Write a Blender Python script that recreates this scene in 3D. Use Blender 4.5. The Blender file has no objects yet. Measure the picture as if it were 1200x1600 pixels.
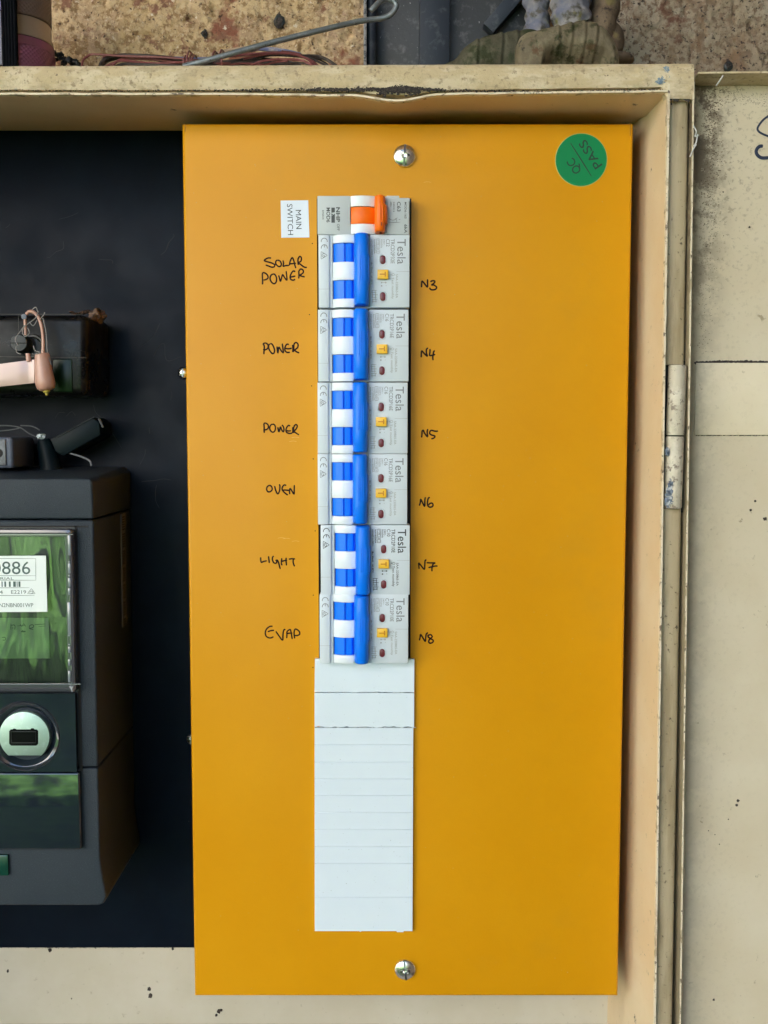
import bpy, bmesh, math, random
from mathutils import Vector, noise
random.seed(7)
R = math.radians
SC = bpy.context.scene
COL = SC.collection

# ------------------------------------------------------------------ camera, world, sun, exposure
F = 1600.0                       # focal length in photo pixels (1200 x 1600)
TH = math.atan(F / 21300.0)      # the camera looks slightly down
D = 0.514                        # metres from the lens to the yellow cover
cd = bpy.data.cameras.new('camera')
cam = bpy.data.objects.new('camera', cd); COL.objects.link(cam)
cam.location = (0, -D, 0); cam.rotation_euler = (R(90) - TH, 0, 0)
cd.sensor_fit = 'VERTICAL'; cd.sensor_height = 24; cd.lens = 24 * F / 1600.0
cd.clip_start = 0.02; cd.clip_end = 500
SC.camera = cam
w = bpy.data.worlds.new('World'); SC.world = w; w.use_nodes = True
nt = w.node_tree; bg = nt.nodes['Background']
sky = nt.nodes.new('ShaderNodeTexSky'); sky.sky_type = 'NISHITA'; sky.sun_disc = False
SUN_EL, SUN_AZ = 42, -22         # behind the wall and a little to the left: the cabinet hangs in open shade
sky.sun_elevation = R(SUN_EL); sky.sun_rotation = R(SUN_AZ)
sky.air_density = 1.0; sky.dust_density = 2.5; sky.ozone_density = 1.0
nt.links.new(sky.outputs[0], bg.inputs[0]); bg.inputs[1].default_value = 0.15
sd = bpy.data.lights.new('sun', 'SUN'); sd.energy = 5.0; sd.angle = R(0.5); sd.color = (1.0, .95, .87)
so = bpy.data.objects.new('sun', sd); COL.objects.link(so)
a, e = R(SUN_AZ), R(SUN_EL)
sv = Vector((math.sin(a) * math.cos(e), math.cos(a) * math.cos(e), math.sin(e)))
so.rotation_euler = sv.to_track_quat('Z', 'Y').to_euler(); so.location = sv * 5
SC.view_settings.view_transform = 'Standard'; SC.view_settings.look = 'None'
SC.view_settings.exposure = 2.58; SC.view_settings.gamma = 1
SC.render.engine = 'CYCLES'
SC.cycles.max_bounces = 8; SC.cycles.diffuse_bounces = 4; SC.cycles.caustics_reflective = False
SC.cycles.use_denoising = True

# ------------------------------------------------------------------ measuring helper: photo pixel at depth y -> point in the place
def P(px, py, y=0.0):
    u = (px - 600) / F; v = -(py - 800) / F
    dy = math.cos(TH) + v * math.sin(TH); dz = v * math.cos(TH) - math.sin(TH)
    t = (y + D) / dy
    return Vector((u * t, y, dz * t))

# ------------------------------------------------------------------ materials
MATS = {}
def mat(name, col, rough=.5, metal=0.0, spec=.5, bump=None, layers=(), coat=0.0, trans=0.0, alpha=None, rvar=None):
    m = bpy.data.materials.new(name); m.use_nodes = True; n = m.node_tree.nodes; l = m.node_tree.links
    b = n['Principled BSDF']
    b.inputs['Roughness'].default_value = rough; b.inputs['Metallic'].default_value = metal
    b.inputs['Specular IOR Level'].default_value = spec; b.inputs['Coat Weight'].default_value = coat
    b.inputs['Coat Roughness'].default_value = .08
    tc = n.new('ShaderNodeTexCoord')
    def nz(scale, detail, stretch=(1, 1, 1), off=0, typ='n'):
        mp = n.new('ShaderNodeMapping'); mp.inputs['Scale'].default_value = stretch
        mp.inputs['Location'].default_value = (off * .13, off * .07, off * .11)
        l.new(tc.outputs['Object'], mp.inputs['Vector'])
        if typ == 'n':
            t = n.new('ShaderNodeTexNoise'); t.inputs['Detail'].default_value = detail; t.inputs['Roughness'].default_value = .62
            o = t.outputs[0]
        else:
            t = n.new('ShaderNodeTexVoronoi'); o = t.outputs[0]
        t.inputs['Scale'].default_value = scale
        l.new(mp.outputs[0], t.inputs['Vector'])
        return o
    cur = None
    k = 1
    for ly in layers:           # (scale, detail, lo, hi, colour[, stretch, type])
        st = ly[5] if len(ly) > 5 else (1, 1, 1); ty = ly[6] if len(ly) > 6 else 'n'
        o = nz(ly[0], ly[1], st, k, ty); k += 1
        mr = n.new('ShaderNodeMapRange'); mr.inputs['From Min'].default_value = ly[2]; mr.inputs['From Max'].default_value = ly[3]
        l.new(o, mr.inputs['Value'])
        mx = n.new('ShaderNodeMix'); mx.data_type = 'RGBA'
        l.new(mr.outputs[0], mx.inputs['Factor'])
        if cur is None: mx.inputs['A'].default_value = (*col, 1)
        else: l.new(cur, mx.inputs['A'])
        mx.inputs['B'].default_value = (*ly[4], 1)
        cur = mx.outputs['Result']
    if cur is None: b.inputs['Base Color'].default_value = (*col, 1)
    else: l.new(cur, b.inputs['Base Color'])
    if rvar:                    # (scale, rough lo, rough hi)
        o = nz(rvar[0], 4, (1, 1, 1), 9); mr = n.new('ShaderNodeMapRange')
        mr.inputs['From Min'].default_value = .35; mr.inputs['From Max'].default_value = .65
        mr.inputs['To Min'].default_value = rvar[1]; mr.inputs['To Max'].default_value = rvar[2]
        l.new(o, mr.inputs['Value']); l.new(mr.outputs[0], b.inputs['Roughness'])
    if bump:                    # list of (scale, detail, distance, strength)
        prev = None
        for bs in bump:
            o = nz(bs[0], bs[1], (1, 1, 1), k); k += 1
            bn = n.new('ShaderNodeBump'); bn.inputs['Distance'].default_value = bs[2]; bn.inputs['Strength'].default_value = bs[3]
            l.new(o, bn.inputs['Height'])
            if prev: l.new(prev, bn.inputs['Normal'])
            prev = bn.outputs[0]
        l.new(prev, b.inputs['Normal'])
    MATS[name] = m
    return m
def glass(name, tint=(.9, .95, .93), rough=.03, bump=0):
    m = bpy.data.materials.new(name); m.use_nodes = True; n = m.node_tree.nodes; l = m.node_tree.links
    for x in list(n): n.remove(x)
    out = n.new('ShaderNodeOutputMaterial'); tr = n.new('ShaderNodeBsdfTransparent'); tr.inputs[0].default_value = (*tint, 1)
    gl = n.new('ShaderNodeBsdfGlossy'); gl.inputs['Roughness'].default_value = rough
    fr = n.new('ShaderNodeFresnel'); fr.inputs[0].default_value = 1.95
    mx = n.new('ShaderNodeMixShader')
    if bump:
        tc = n.new('ShaderNodeTexCoord'); mp = n.new('ShaderNodeMapping'); mp.inputs['Scale'].default_value = (1, 1, .22)
        t = n.new('ShaderNodeTexNoise'); t.inputs['Scale'].default_value = 60; t.inputs['Detail'].default_value = 1
        bn = n.new('ShaderNodeBump'); bn.inputs['Distance'].default_value = bump; bn.inputs['Strength'].default_value = 1
        l.new(tc.outputs['Object'], mp.inputs[0]); l.new(mp.outputs[0], t.inputs['Vector']); l.new(t.outputs[0], bn.inputs['Height'])
        l.new(bn.outputs[0], gl.inputs['Normal']); l.new(bn.outputs[0], fr.inputs['Normal'])
    l.new(fr.outputs[0], mx.inputs[0]); l.new(tr.outputs[0], mx.inputs[1]); l.new(gl.outputs[0], mx.inputs[2]); l.new(mx.outputs[0], out.inputs[0])
    MATS[name] = m; return m

YEL = mat('golden_powder_coat', (.64, .278, .0012), .40, spec=.24, bump=[(800, 2, .00011, .4), (2600, 2, .00005, .35)],
          layers=[(14, 3, .35, .75, (.67, .305, .0035)), (9, 7, .56, .74, (.60, .285, .010)), (2200, 1, .70, .78, (.50, .20, .004))])
CREAM = mat('aged_cream_enamel', (.66, .51, .33), .45, spec=.4, bump=[(900, 3, .00012, .4), (60, 2, .0006, .3)],
            layers=[(24, 4, .42, .70, (.70, .57, .40)), (260, 6, .64, .72, (.42, .34, .22)), (700, 4, .70, .74, (.13, .10, .07)), (90, 8, .70, .73, (.10, .08, .06))])
CREAMD = mat('weathered_cream_door', (.58, .49, .34), .5, spec=.3, bump=[(1100, 3, .0001, .4), (50, 2, .0008, .3)],
             layers=[(18, 4, .4, .7, (.63, .55, .41)), (220, 8, .66, .72, (.40, .33, .22)), (700, 5, .72, .75, (.14, .11, .08)), (70, 9, .72, .74, (.08, .06, .05))])
HINGE = mat('speckled_hinge_paint', (.55, .49, .39), .55, spec=.35, layers=[(120, 6, .45, .62, (.66, .60, .50)), (300, 7, .56, .64, (.26, .21, .17)), (600, 5, .64, .68, (.08, .07, .07))], bump=[(500, 6, .0006, .9)])
def door_material():
    m = mat('mould_stained_door', (.66, .57, .42), .5, spec=.3, bump=[(1100, 3, .0001, .4), (50, 2, .0008, .3)],
            layers=[(18, 4, .4, .7, (.71, .63, .49)), (220, 8, .66, .72, (.40, .33, .22)), (700, 5, .72, .75, (.14, .11, .08)), (70, 9, .72, .74, (.08, .06, .05))])
    n = m.node_tree.nodes; l = m.node_tree.links; bs = n['Principled BSDF']; cur = bs.inputs['Base Color'].links[0].from_socket
    tc = n.new('ShaderNodeTexCoord'); sx = n.new('ShaderNodeSeparateXYZ'); l.new(tc.outputs['Object'], sx.inputs[0])
    def mr(src, a0, a1, b0, b1):
        q = n.new('ShaderNodeMapRange'); q.interpolation_type = 'SMOOTHSTEP'
        for k_, v_ in zip(('From Min', 'From Max', 'To Min', 'To Max'), (a0, a1, b0, b1)): q.inputs[k_].default_value = v_
        l.new(src, q.inputs['Value']); return q.outputs[0]
    def mth(op, p, q_):
        t = n.new('ShaderNodeMath'); t.operation = op; t.use_clamp = True
        for i_, v_ in ((0, p), (1, q_)):
            if isinstance(v_, (int, float)): t.inputs[i_].default_value = v_
            else: l.new(v_, t.inputs[i_])
        return t.outputs[0]
    def nz(sc, det, off):
        mp = n.new('ShaderNodeMapping'); mp.inputs['Location'].default_value = (off, off, off); l.new(tc.outputs['Object'], mp.inputs[0])
        t = n.new('ShaderNodeTexNoise'); t.inputs['Scale'].default_value = sc; t.inputs['Detail'].default_value = det; t.inputs['Roughness'].default_value = .7; l.new(mp.outputs[0], t.inputs['Vector']); return t.outputs[0]
    def over(src, fac, c_):
        mx = n.new('ShaderNodeMix'); mx.data_type = 'RGBA'; l.new(fac, mx.inputs['Factor']); l.new(src, mx.inputs['A']); mx.inputs['B'].default_value = (*c_, 1); return mx.outputs['Result']
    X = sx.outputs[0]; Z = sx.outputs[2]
    near = mr(X, .149, .158, .75, 0)                       # grime and fold shade painted along the hinge edge
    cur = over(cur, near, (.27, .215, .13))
    band = mr(X, .152, .172, 1, 0); high = mr(Z, .33 + .02, .33 + .16, .15, 1)
    f = mth('MULTIPLY', mth('MULTIPLY', band, high), mr(nz(90, 9, 3.1), .42, .56, 0, 1)); cur = over(cur, f, (.13, .095, .065))
    f = mth('MULTIPLY', mth('MULTIPLY', mr(X, .150, .200, 1, .12), high), mr(nz(420, 7, 7.7), .54, .62, 0, .8)); cur = over(cur, f, (.20, .155, .11))
    l.new(cur, bs.inputs['Base Color']); return m
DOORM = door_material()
RIM = mat('weathered_cream_rim', (.58, .46, .29), .7, spec=.25, bump=[(700, 6, .0005, 1), (120, 4, .0010, .8)],
          layers=[(110, 7, .44, .58, (.68, .57, .41), (.6, 1, 1.4)), (160, 8, .52, .66, (.48, .38, .25), (.6, 1, 1.5)), (420, 8, .56, .68, (.36, .27, .18)), (420, 6, .67, .71, (.07, .05, .04)), (26, 5, .70, .72, (.16, .24, .34))])
OLIVE = mat('grimy_cream_channel', (.49, .40, .265), .5, spec=.35, bump=[(800, 5, .0003, .7)],
            layers=[(60, 6, .42, .60, (.36, .28, .17), (2, 1, .3)), (400, 6, .62, .70, (.12, .09, .06)), (160, 5, .70, .73, (.05, .04, .04))])
EDGE = mat('chipped_bare_edge', (.74, .64, .49), .6, layers=[(130, 8, .54, .62, (.45, .36, .24)), (260, 7, .59, .64, (.16, .12, .09)), (70, 5, .58, .66, (.50, .40, .28))], bump=[(1500, 3, .0002, .8)])
GRIME = mat('black_grime', (.035, .03, .03), .9, spec=.2, layers=[(900, 3, .45, .7, (.10, .08, .07))])
GRIMESOFT = mat('brown_grime', (.16, .12, .08), .9, spec=.2, layers=[(900, 3, .45, .7, (.07, .05, .04))])
BOARD = mat('black_panel_board', (.003, .006, .013), .5, spec=.09, layers=[(40, 5, .45, .75, (.005, .010, .019)), (1500, 2, .74, .78, (.10, .10, .10))], bump=[(900, 3, .0001, .4)], rvar=(30, .36, .55))
DARK = mat('dark_void', (.012, .011, .011), .8)
WHITE = mat('white_breaker_plastic', (.64, .71, .79), .38, spec=.45, bump=[(2500, 2, .00003, .3)], layers=[(60, 3, .4, .7, (.67, .74, .81))])
WHITEC = mat('bright_white_plastic', (.74, .80, .87), .32, spec=.45, bump=[(2500, 2, .00003, .3)])
GREYW = mat('pale_grey_switch_plastic', (.52, .57, .60), .42, spec=.4, bump=[(2500, 2, .00004, .4)])
BLANK = mat('blank_filler_plastic', (.70, .79, .90), .30, spec=.5, bump=[(160, 3, .0002, .25), (2400, 2, .00003, .3)], layers=[(50, 3, .4, .7, (.72, .81, .91)), (1200, 1, .76, .80, (.45, .5, .55))])
BLUE = mat('blue_lever_plastic', (.0005, .18, .92), .34, spec=.28, bump=[(1800, 2, .00003, .3)])
BLUED = mat('deep_blue_groove_plastic', (.001, .06, .55), .4, spec=.25)
ORANGE = mat('orange_lever_plastic', (.88, .16, .004), .36, spec=.28)
AMBER = mat('amber_button_plastic', (.92, .54, .04), .35)
AMBERD = mat('amber_engraving', (.55, .22, .006), .45)
MAROON = mat('maroon_window', (.16, .022, .035), .3)
INK = mat('grey_print', (.22, .24, .27), .6)
INKD = mat('black_print', (.035, .04, .05), .6)
INKL = mat('faint_grey_print', (.36, .38, .40), .6)
MARK = mat('dark_marker_ink', (.016, .004, .003), .55, spec=.15)
STICK = mat('label_paper', (.72, .78, .90), .35)
NAVY = mat('navy_print', (.015, .025, .06), .5)
GREEN = mat('green_sticker', (.0, .20, .062), .45, spec=.25, bump=[(300, 2, .0001, .3)])
GREENR = mat('sticker_rim', (.40, .45, .10), .5)
GREENK = mat('green_black_print', (.0, .035, .012), .5)
ZINC = mat('zinc_plated_steel', (.92, .92, .89), .24, metal=1, bump=[(1500, 3, .00006, .5)], layers=[(500, 3, .5, .7, (.55, .53, .46))])
ZINCD = mat('screw_recess_steel', (.20, .21, .21), .35, metal=1)
METER = mat('meter_grey_plastic', (.026, .036, .050), .5, spec=.3, bump=[(1900, 2, .00035, .9)], layers=[(2000, 2, .58, .75, (.07, .10, .12)), (30, 3, .5, .8, (.022, .031, .046))])
METERD = mat('meter_side_plastic', (.030, .030, .036), .6, spec=.35, bump=[(1900, 2, .0003, .7)], layers=[(120, 6, .55, .75, (.085, .07, .055))])
GLOSS = mat('gloss_black_cover', (.012, .018, .030), .06, spec=.8, coat=.6)
LCD = mat('lcd_panel', (.22, .36, .16), .3)
PALEM = mat('brushed_pale_metal', (.36, .50, .45), .45, metal=.6, bump=[(1200, 3, .00005, .5)], layers=[(300, 5, .5, .7, (.46, .60, .56)), (160, 5, .66, .70, (.22, .20, .22))])
CLEAR = mat('clear_plastic_rim', (.06, .065, .08), .12, spec=.8, coat=.5)
CLEARL = mat('clear_plastic_highlight', (.20, .22, .26), .15, spec=.8, coat=.5)
GLASSM = glass('window_plastic', (.92, .97, .97), .02, .0016)
GLASSB = glass('dusty_window_plastic', (.7, .8, .7), .08, .0003)
BAKE = mat('black_bakelite', (.004, .004, .005), .28, spec=.2, layers=[(60, 6, .48, .75, (.022, .017, .014)), (900, 3, .66, .74, (.06, .05, .04))], rvar=(50, .14, .55), bump=[(200, 4, .0002, .4)])
RUSTY = mat('dusty_brown_edge', (.14, .08, .05), .8, layers=[(400, 5, .45, .65, (.05, .035, .03)), (200, 4, .6, .7, (.28, .15, .09))], bump=[(900, 4, .0004, .8)])
PINK = mat('pink_sealing_plastic', (.50, .27, .21), .32, spec=.5, layers=[(90, 4, .45, .7, (.56, .34, .28)), (900, 3, .72, .76, (.2, .08, .05))])
PINKP = mat('pale_pink_strap', (.56, .38, .36), .22, spec=.6, coat=.3)
YTIP = mat('yellow_tip', (.45, .36, .06), .5)
TEAL = mat('dark_teal_plastic', (.002, .007, .010), .5, spec=.15, layers=[(80, 4, .5, .7, (.004, .012, .016))])
GREYB = mat('slate_bracket', (.12, .14, .19), .5, bump=[(1500, 2, .0002, .6)])
WEB = mat('cobweb', (.32, .30, .30), .9)
WEBD = mat('faint_cobweb', (.028, .032, .038), .9)
WIREM = mat('maroon_wire', (.17, .045, .045), .45, layers=[(200, 4, .5, .7, (.26, .10, .10))])
WIREK = mat('brown_black_wire', (.035, .025, .025), .5, layers=[(200, 4, .5, .7, (.08, .06, .055))])
WIREB = mat('blue_grey_wire', (.12, .14, .26), .5, layers=[(200, 4, .5, .7, (.45, .38, .33))])
RODM = mat('dull_steel_rod', (.20, .225, .25), .45, metal=.6, bump=[(900, 5, .0003, .8)], layers=[(300, 5, .5, .7, (.30, .32, .34)), (500, 4, .62, .7, (.06, .05, .05))])
CRATE = mat('dark_slate_plastic', (.034, .036, .043), .55, layers=[(200, 6, .56, .72, (.11, .11, .12)), (600, 4, .68, .73, (.34, .34, .35))], bump=[(500, 4, .0003, .5)])
CRATEP = mat('navy_slate_post', (.020, .026, .040), .5, spec=.3, layers=[(150, 6, .55, .75, (.08, .085, .10)), (700, 4, .70, .74, (.25, .25, .26))], bump=[(600, 4, .0002, .5)])
BOOT = mat('mossy_weathered_boot', (.125, .098, .062), .75, layers=[(70, 5, .42, .62, (.21, .175, .115)), (110, 6, .53, .62, (.035, .036, .010)), (80, 5, .60, .68, (.10, .045, .02)), (300, 6, .60, .70, (.03, .025, .02))],
           bump=[(500, 6, .0007, .9)])
TROUS = mat('faded_blue_trousers', (.13, .135, .20), .8, layers=[(80, 6, .45, .62, (.25, .235, .25)), (160, 6, .52, .62, (.09, .08, .07)), (120, 5, .58, .66, (.20, .18, .08))], bump=[(200, 5, .0012, .8)])
TORCHP = mat('purple_anodised', (.34, .12, .22), .36, metal=.5, layers=[(60, 3, .4, .7, (.25, .11, .14))])
TORCHG = mat('champagne_anodised', (.46, .36, .29), .36, metal=.5, bump=[(900, 3, .0001, .4)])
TORCHR = mat('worn_pink_grey_anodised', (.22, .16, .145), .4, metal=.45)
ELAST = mat('black_elastic', (.004, .0045, .007), .9, spec=.08)
LILAC = mat('lilac_plastic', (.16, .12, .28), .5)
def rockmat():
    return mat('peeling_painted_masonry', (.50, .35, .19), .9, spec=.2,
      layers=[(30, 6, .42, .60, (.40, .27, .18)), (55, 8, .48, .60, (.58, .42, .25)), (200, 8, .50, .57, (.30, .19, .10)), (480, 6, .52, .62, (.56, .42, .27)),
              (26, 8, .57, .62, (.25, .10, .065)), (90, 8, .58, .64, (.24, .12, .08)), (420, 6, .60, .66, (.10, .06, .045)), (260, 7, .64, .69, (.66, .56, .45))],
      bump=[(500, 8, .0012, .8), (120, 6, .002, .7)])
ROCK = rockmat()
ROCKG = mat('grey_brown_masonry', (.30, .235, .17), .9, spec=.2,
      layers=[(26, 6, .42, .60, (.36, .31, .25)), (60, 8, .52, .62, (.22, .14, .09)), (300, 8, .50, .58, (.20, .14, .10)),
              (500, 6, .57, .63, (.06, .045, .04)), (35, 8, .60, .66, (.14, .07, .05))], bump=[(500, 8, .0010, .8), (120, 6, .0015, .7)])
GRASS = mat('lawn', (.035, .085, .018), .9, spec=.2, layers=[(1.2, 8, .4, .6, (.06, .13, .025)), (5, 8, .45, .6, (.02, .05, .012))])
PAVE = mat('pale_concrete', (.42, .40, .37), .9, layers=[(3, 6, .4, .6, (.36, .34, .31))])
PALEW = mat('pale_light_bounce', (.74, .72, .69), .9, layers=[(3, 6, .4, .6, (.70, .68, .65))])
LIGHTBLOCK = mat('dark_light_blocker', (.16, .10, .07), .9, layers=[(8, 6, .4, .6, (.12, .08, .06))])
SOFFIT = mat('eave_boards', (.30, .27, .23), .8)

# ------------------------------------------------------------------ mesh builder
LOC = {}
class MB:
    def __init__(s): s.bm = bmesh.new()
    def _new(s, vs, fs, bev=0, seg=2, sharp=.5):
        bv = [s.bm.verts.new(v) for v in vs]; bf = []
        for f in fs:
            try: bf.append(s.bm.faces.new([bv[i] for i in f]))
            except ValueError: pass
        if bev:
            bmesh.ops.recalc_face_normals(s.bm, faces=bf)
            es = set(); 
            for f in bf:
                for ed in f.edges:
                    if len(ed.link_faces) == 2 and ed.calc_face_angle(0) > sharp: es.add(ed)
            bmesh.ops.bevel(s.bm, geom=list(es), offset=bev, segments=seg, affect='EDGES', profile=.5, clamp_overlap=True)
        return bv
    def box(s, x0, x1, y0, y1, z0, z1, bev=0, seg=2):
        x0, x1 = sorted((x0, x1)); y0, y1 = sorted((y0, y1)); z0, z1 = sorted((z0, z1))
        vs = [(x, y, z) for x in (x0, x1) for y in (y0, y1) for z in (z0, z1)]
        fs = [(0, 1, 3, 2), (4, 6, 7, 5), (0, 4, 5, 1), (2, 3, 7, 6), (0, 2, 6, 4), (1, 5, 7, 3)]
        s._new(vs, fs, bev, seg); return s
    def loft(s, secs, caps=True, bev=0, seg=2, closed=True):
        n = len(secs[0]); vs = [v for sec in secs for v in sec]; fs = []
        for k in range(len(secs) - 1):
            for i in range(n if closed else n - 1):
                j = (i + 1) % n; a_, b_ = k * n, (k + 1) * n
                fs.append((a_ + i, a_ + j, b_ + j, b_ + i))
        if caps: fs.append(tuple(range(n))[::-1]); fs.append(tuple(range((len(secs) - 1) * n, len(secs) * n)))
        s._new(vs, fs, bev, seg); return s
    def prism(s, poly, y0, y1, bev=0, seg=2):        # poly of (x, z)
        return s.loft([[(x, y0, z) for x, z in poly], [(x, y1, z) for x, z in poly]], True, bev, seg)
    def tube(s, pts, r, n=8, caps=True, sy=1.0):
        pts = [Vector(p) for p in pts]; secs = []; up = None
        for i, p in enumerate(pts):
            t = (pts[min(i + 1, len(pts) - 1)] - pts[max(i - 1, 0)])
            if t.length < 1e-9: t = Vector((1, 0, 0))
            t.normalize()
            if up is None:
                up = Vector((0, 1, 0)) if abs(t.y) < .9 else Vector((1, 0, 0))
            sd_ = t.cross(up)
            if sd_.length < 1e-6: sd_ = t.cross(Vector((1, 0, 0)))
            sd_.normalize(); upn = sd_.cross(t).normalized(); up = upn
            rr = r[i] if isinstance(r, (list, tuple)) else r
            secs.append([p + (sd_ * math.cos(2 * math.pi * k / n) + upn * math.sin(2 * math.pi * k / n) * sy) * rr for k in range(n)])
        return s.loft(secs, caps)
    def lathe(s, c, prof, n=40, axis='y', a0=0, a1=360, caps=False):   # prof of (r, h) along the axis from c
        secs = []
        full = abs(a1 - a0) >= 360; m = n if full else n + 1
        for k in range(m):
            t = R(a0 + (a1 - a0) * k / n); ct, st = math.cos(t), math.sin(t)
            if axis == 'y': secs.append([(c[0] + r * ct, c[1] + h, c[2] + r * st) for r, h in prof])
            elif axis == 'z': secs.append([(c[0] + r * ct, c[1] + r * st, c[2] + h) for r, h in prof])
            else: secs.append([(c[0] + h, c[1] + r * ct, c[2] + r * st) for r, h in prof])
        if full: secs.append(secs[0])
        q = len(prof)
        vs = [v for sec in secs[:m] for v in sec]; fs = []
        for k in range(m if full else m - 1):
            a_, b_ = k * q, ((k + 1) % m) * q
            for i in range(q - 1):
                fs.append((a_ + i, a_ + i + 1, b_ + i + 1, b_ + i))
        s._new(vs, fs)
        bmesh.ops.remove_doubles(s.bm, verts=s.bm.verts[:], dist=1e-7)
        return s
    def blob(s, c, r, sub=2, amp=.3, fr=1.0, seed=0):
        rx, ry, rz = r if isinstance(r, (tuple, list)) else (r, r, r)
        g = bmesh.ops.create_icosphere(s.bm, subdivisions=sub, radius=1)
        for v in g['verts']:
            q = 1 + amp * noise.noise(v.co * fr + Vector((seed, seed * 1.7, 0)))
            v.co = Vector((c[0] + v.co.x * rx * q, c[1] + v.co.y * ry * q, c[2] + v.co.z * rz * q))
        return s
    def stroke(s, pts, w, y, h=.00012):              # pen stroke lying on the plane y: pts of (x, z)
        pts = smooth(pts)
        L = [Vector((p[0], y, p[1])) for p in pts]
        secs = []
        N = len(L)
        for i, p in enumerate(L):
            t = L[min(i + 1, N - 1)] - L[max(i - 1, 0)]
            if t.length < 1e-9: t = Vector((1, 0, 0))
            t.normalize(); nn = Vector((-t.z, 0, t.x))
            ww = w * .5 * (.55 if i in (0, N - 1) else 1)
            secs.append([p + nn * ww, p + nn * ww * .6 + Vector((0, -h, 0)), p - nn * ww * .6 + Vector((0, -h, 0)), p - nn * ww])
        return s.loft(secs, True)
    def add_text(s, txt, x, z, wd, ht, y, rot=0, bold=0.0, depth=.00004):
        """flat lettering: fits txt in wd (reading direction) by ht; rot in degrees clockwise; (x, z) = start of the baseline"""
        me = textmesh(txt, bold)
        xs = [v[0] for v in me[0]]; zs = [v[1] for v in me[0]]
        if not xs: return s
        bx0, bx1 = min(xs), max(xs); bz0, bz1 = me[2]
        kx = wd / max(bx1 - bx0, 1e-6); kz = ht / max(bz1 - bz0, 1e-6)
        c_, s_ = math.cos(R(-rot)), math.sin(R(-rot))
        def T(v, yy):
            u_, v_ = (v[0] - bx0) * kx, (v[1] - bz0) * kz
            return (x + u_ * c_ - v_ * s_, yy, z + u_ * s_ + v_ * c_)
        bv = [s.bm.verts.new(T(v, y - depth)) for v in me[0]]
        for f in me[1]:
            try: s.bm.faces.new([bv[i] for i in f])
            except ValueError: pass
        return s
    def build(s, name, m, parent=None, label=None, smoothang=35, recalc=True, **props):
        if recalc: bmesh.ops.recalc_face_normals(s.bm, faces=s.bm.faces)
        off = LOC.get(parent.name, Vector((0, 0, 0))) if parent else Vector(props.pop('origin', (0, 0, 0)))
        props.pop('origin', None)
        if off.length: bmesh.ops.translate(s.bm, verts=s.bm.verts[:], vec=-off)
        me = bpy.data.meshes.new(name); s.bm.to_mesh(me); s.bm.free()
        me.materials.append(m)
        if smoothang:
            me.polygons.foreach_set('use_smooth', [True] * len(me.polygons)); me.set_sharp_from_angle(angle=R(smoothang))
        o = bpy.data.objects.new(name, me); COL.objects.link(o)
        LOC[o.name] = off
        if parent: o.parent = parent
        else: o.location = off
        if label: o['label'] = label
        for k_, v_ in props.items(): o[k_] = v_
        return o

_tc = {}
def textmesh(txt, bold=0.0):
    key = (txt, bold)
    if key in _tc: return _tc[key]
    cu = bpy.data.curves.new('t', 'FONT'); cu.body = txt; cu.size = 1; cu.offset = bold; cu.resolution_u = 3
    ob = bpy.data.objects.new('t', cu); COL.objects.link(ob)
    dg = bpy.context.evaluated_depsgraph_get()
    me = bpy.data.meshes.new_from_object(ob.evaluated_get(dg))
    vs = [(v.co.x, v.co.y) for v in me.vertices]; fs = [tuple(p.vertices) for p in me.polygons]
    zs = [v[1] for v in vs] or [0, 1]
    has_desc = any(ch in txt for ch in 'gjpqyQ')
    zr = (0.0, max(zs)) if has_desc else (min(zs), max(zs))
    bpy.data.objects.remove(ob); bpy.data.curves.remove(cu); bpy.data.meshes.remove(me)
    _tc[key] = (vs, fs, zr); return _tc[key]
def smooth(pts, k=4):
    if len(pts) < 3: 
        (a0, b0), (a1, b1) = pts[0], pts[-1]
        return [(a0 + (a1 - a0) * t / 3, b0 + (b1 - b0) * t / 3) for t in range(4)]
    out = []
    n = len(pts)
    for i in range(n - 1):
        p0, p1, p2, p3 = pts[max(i - 1, 0)], pts[i], pts[i + 1], pts[min(i + 2, n - 1)]
        for j in range(k):
            t = j / k
            out.append(tuple(.5 * ((2 * p1[d]) + (-p0[d] + p2[d]) * t + (2 * p0[d] - 5 * p1[d] + 4 * p2[d] - p3[d]) * t * t + (-p0[d] + 3 * p1[d] - 3 * p2[d] + p3[d]) * t ** 3) for d in range(len(p1))))
    out.append(tuple(pts[-1])); return out
def root(name, loc, label, cat, group=None):
    o = bpy.data.objects.new(name, None); COL.objects.link(o); o.location = loc; o.empty_display_size = .01
    LOC[o.name] = Vector(loc); o['label'] = label; o['category'] = cat
    if group: o['group'] = group
    return o
def XZ(px, py, y): v = P(px, py, y); return (v.x, v.z)

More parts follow.
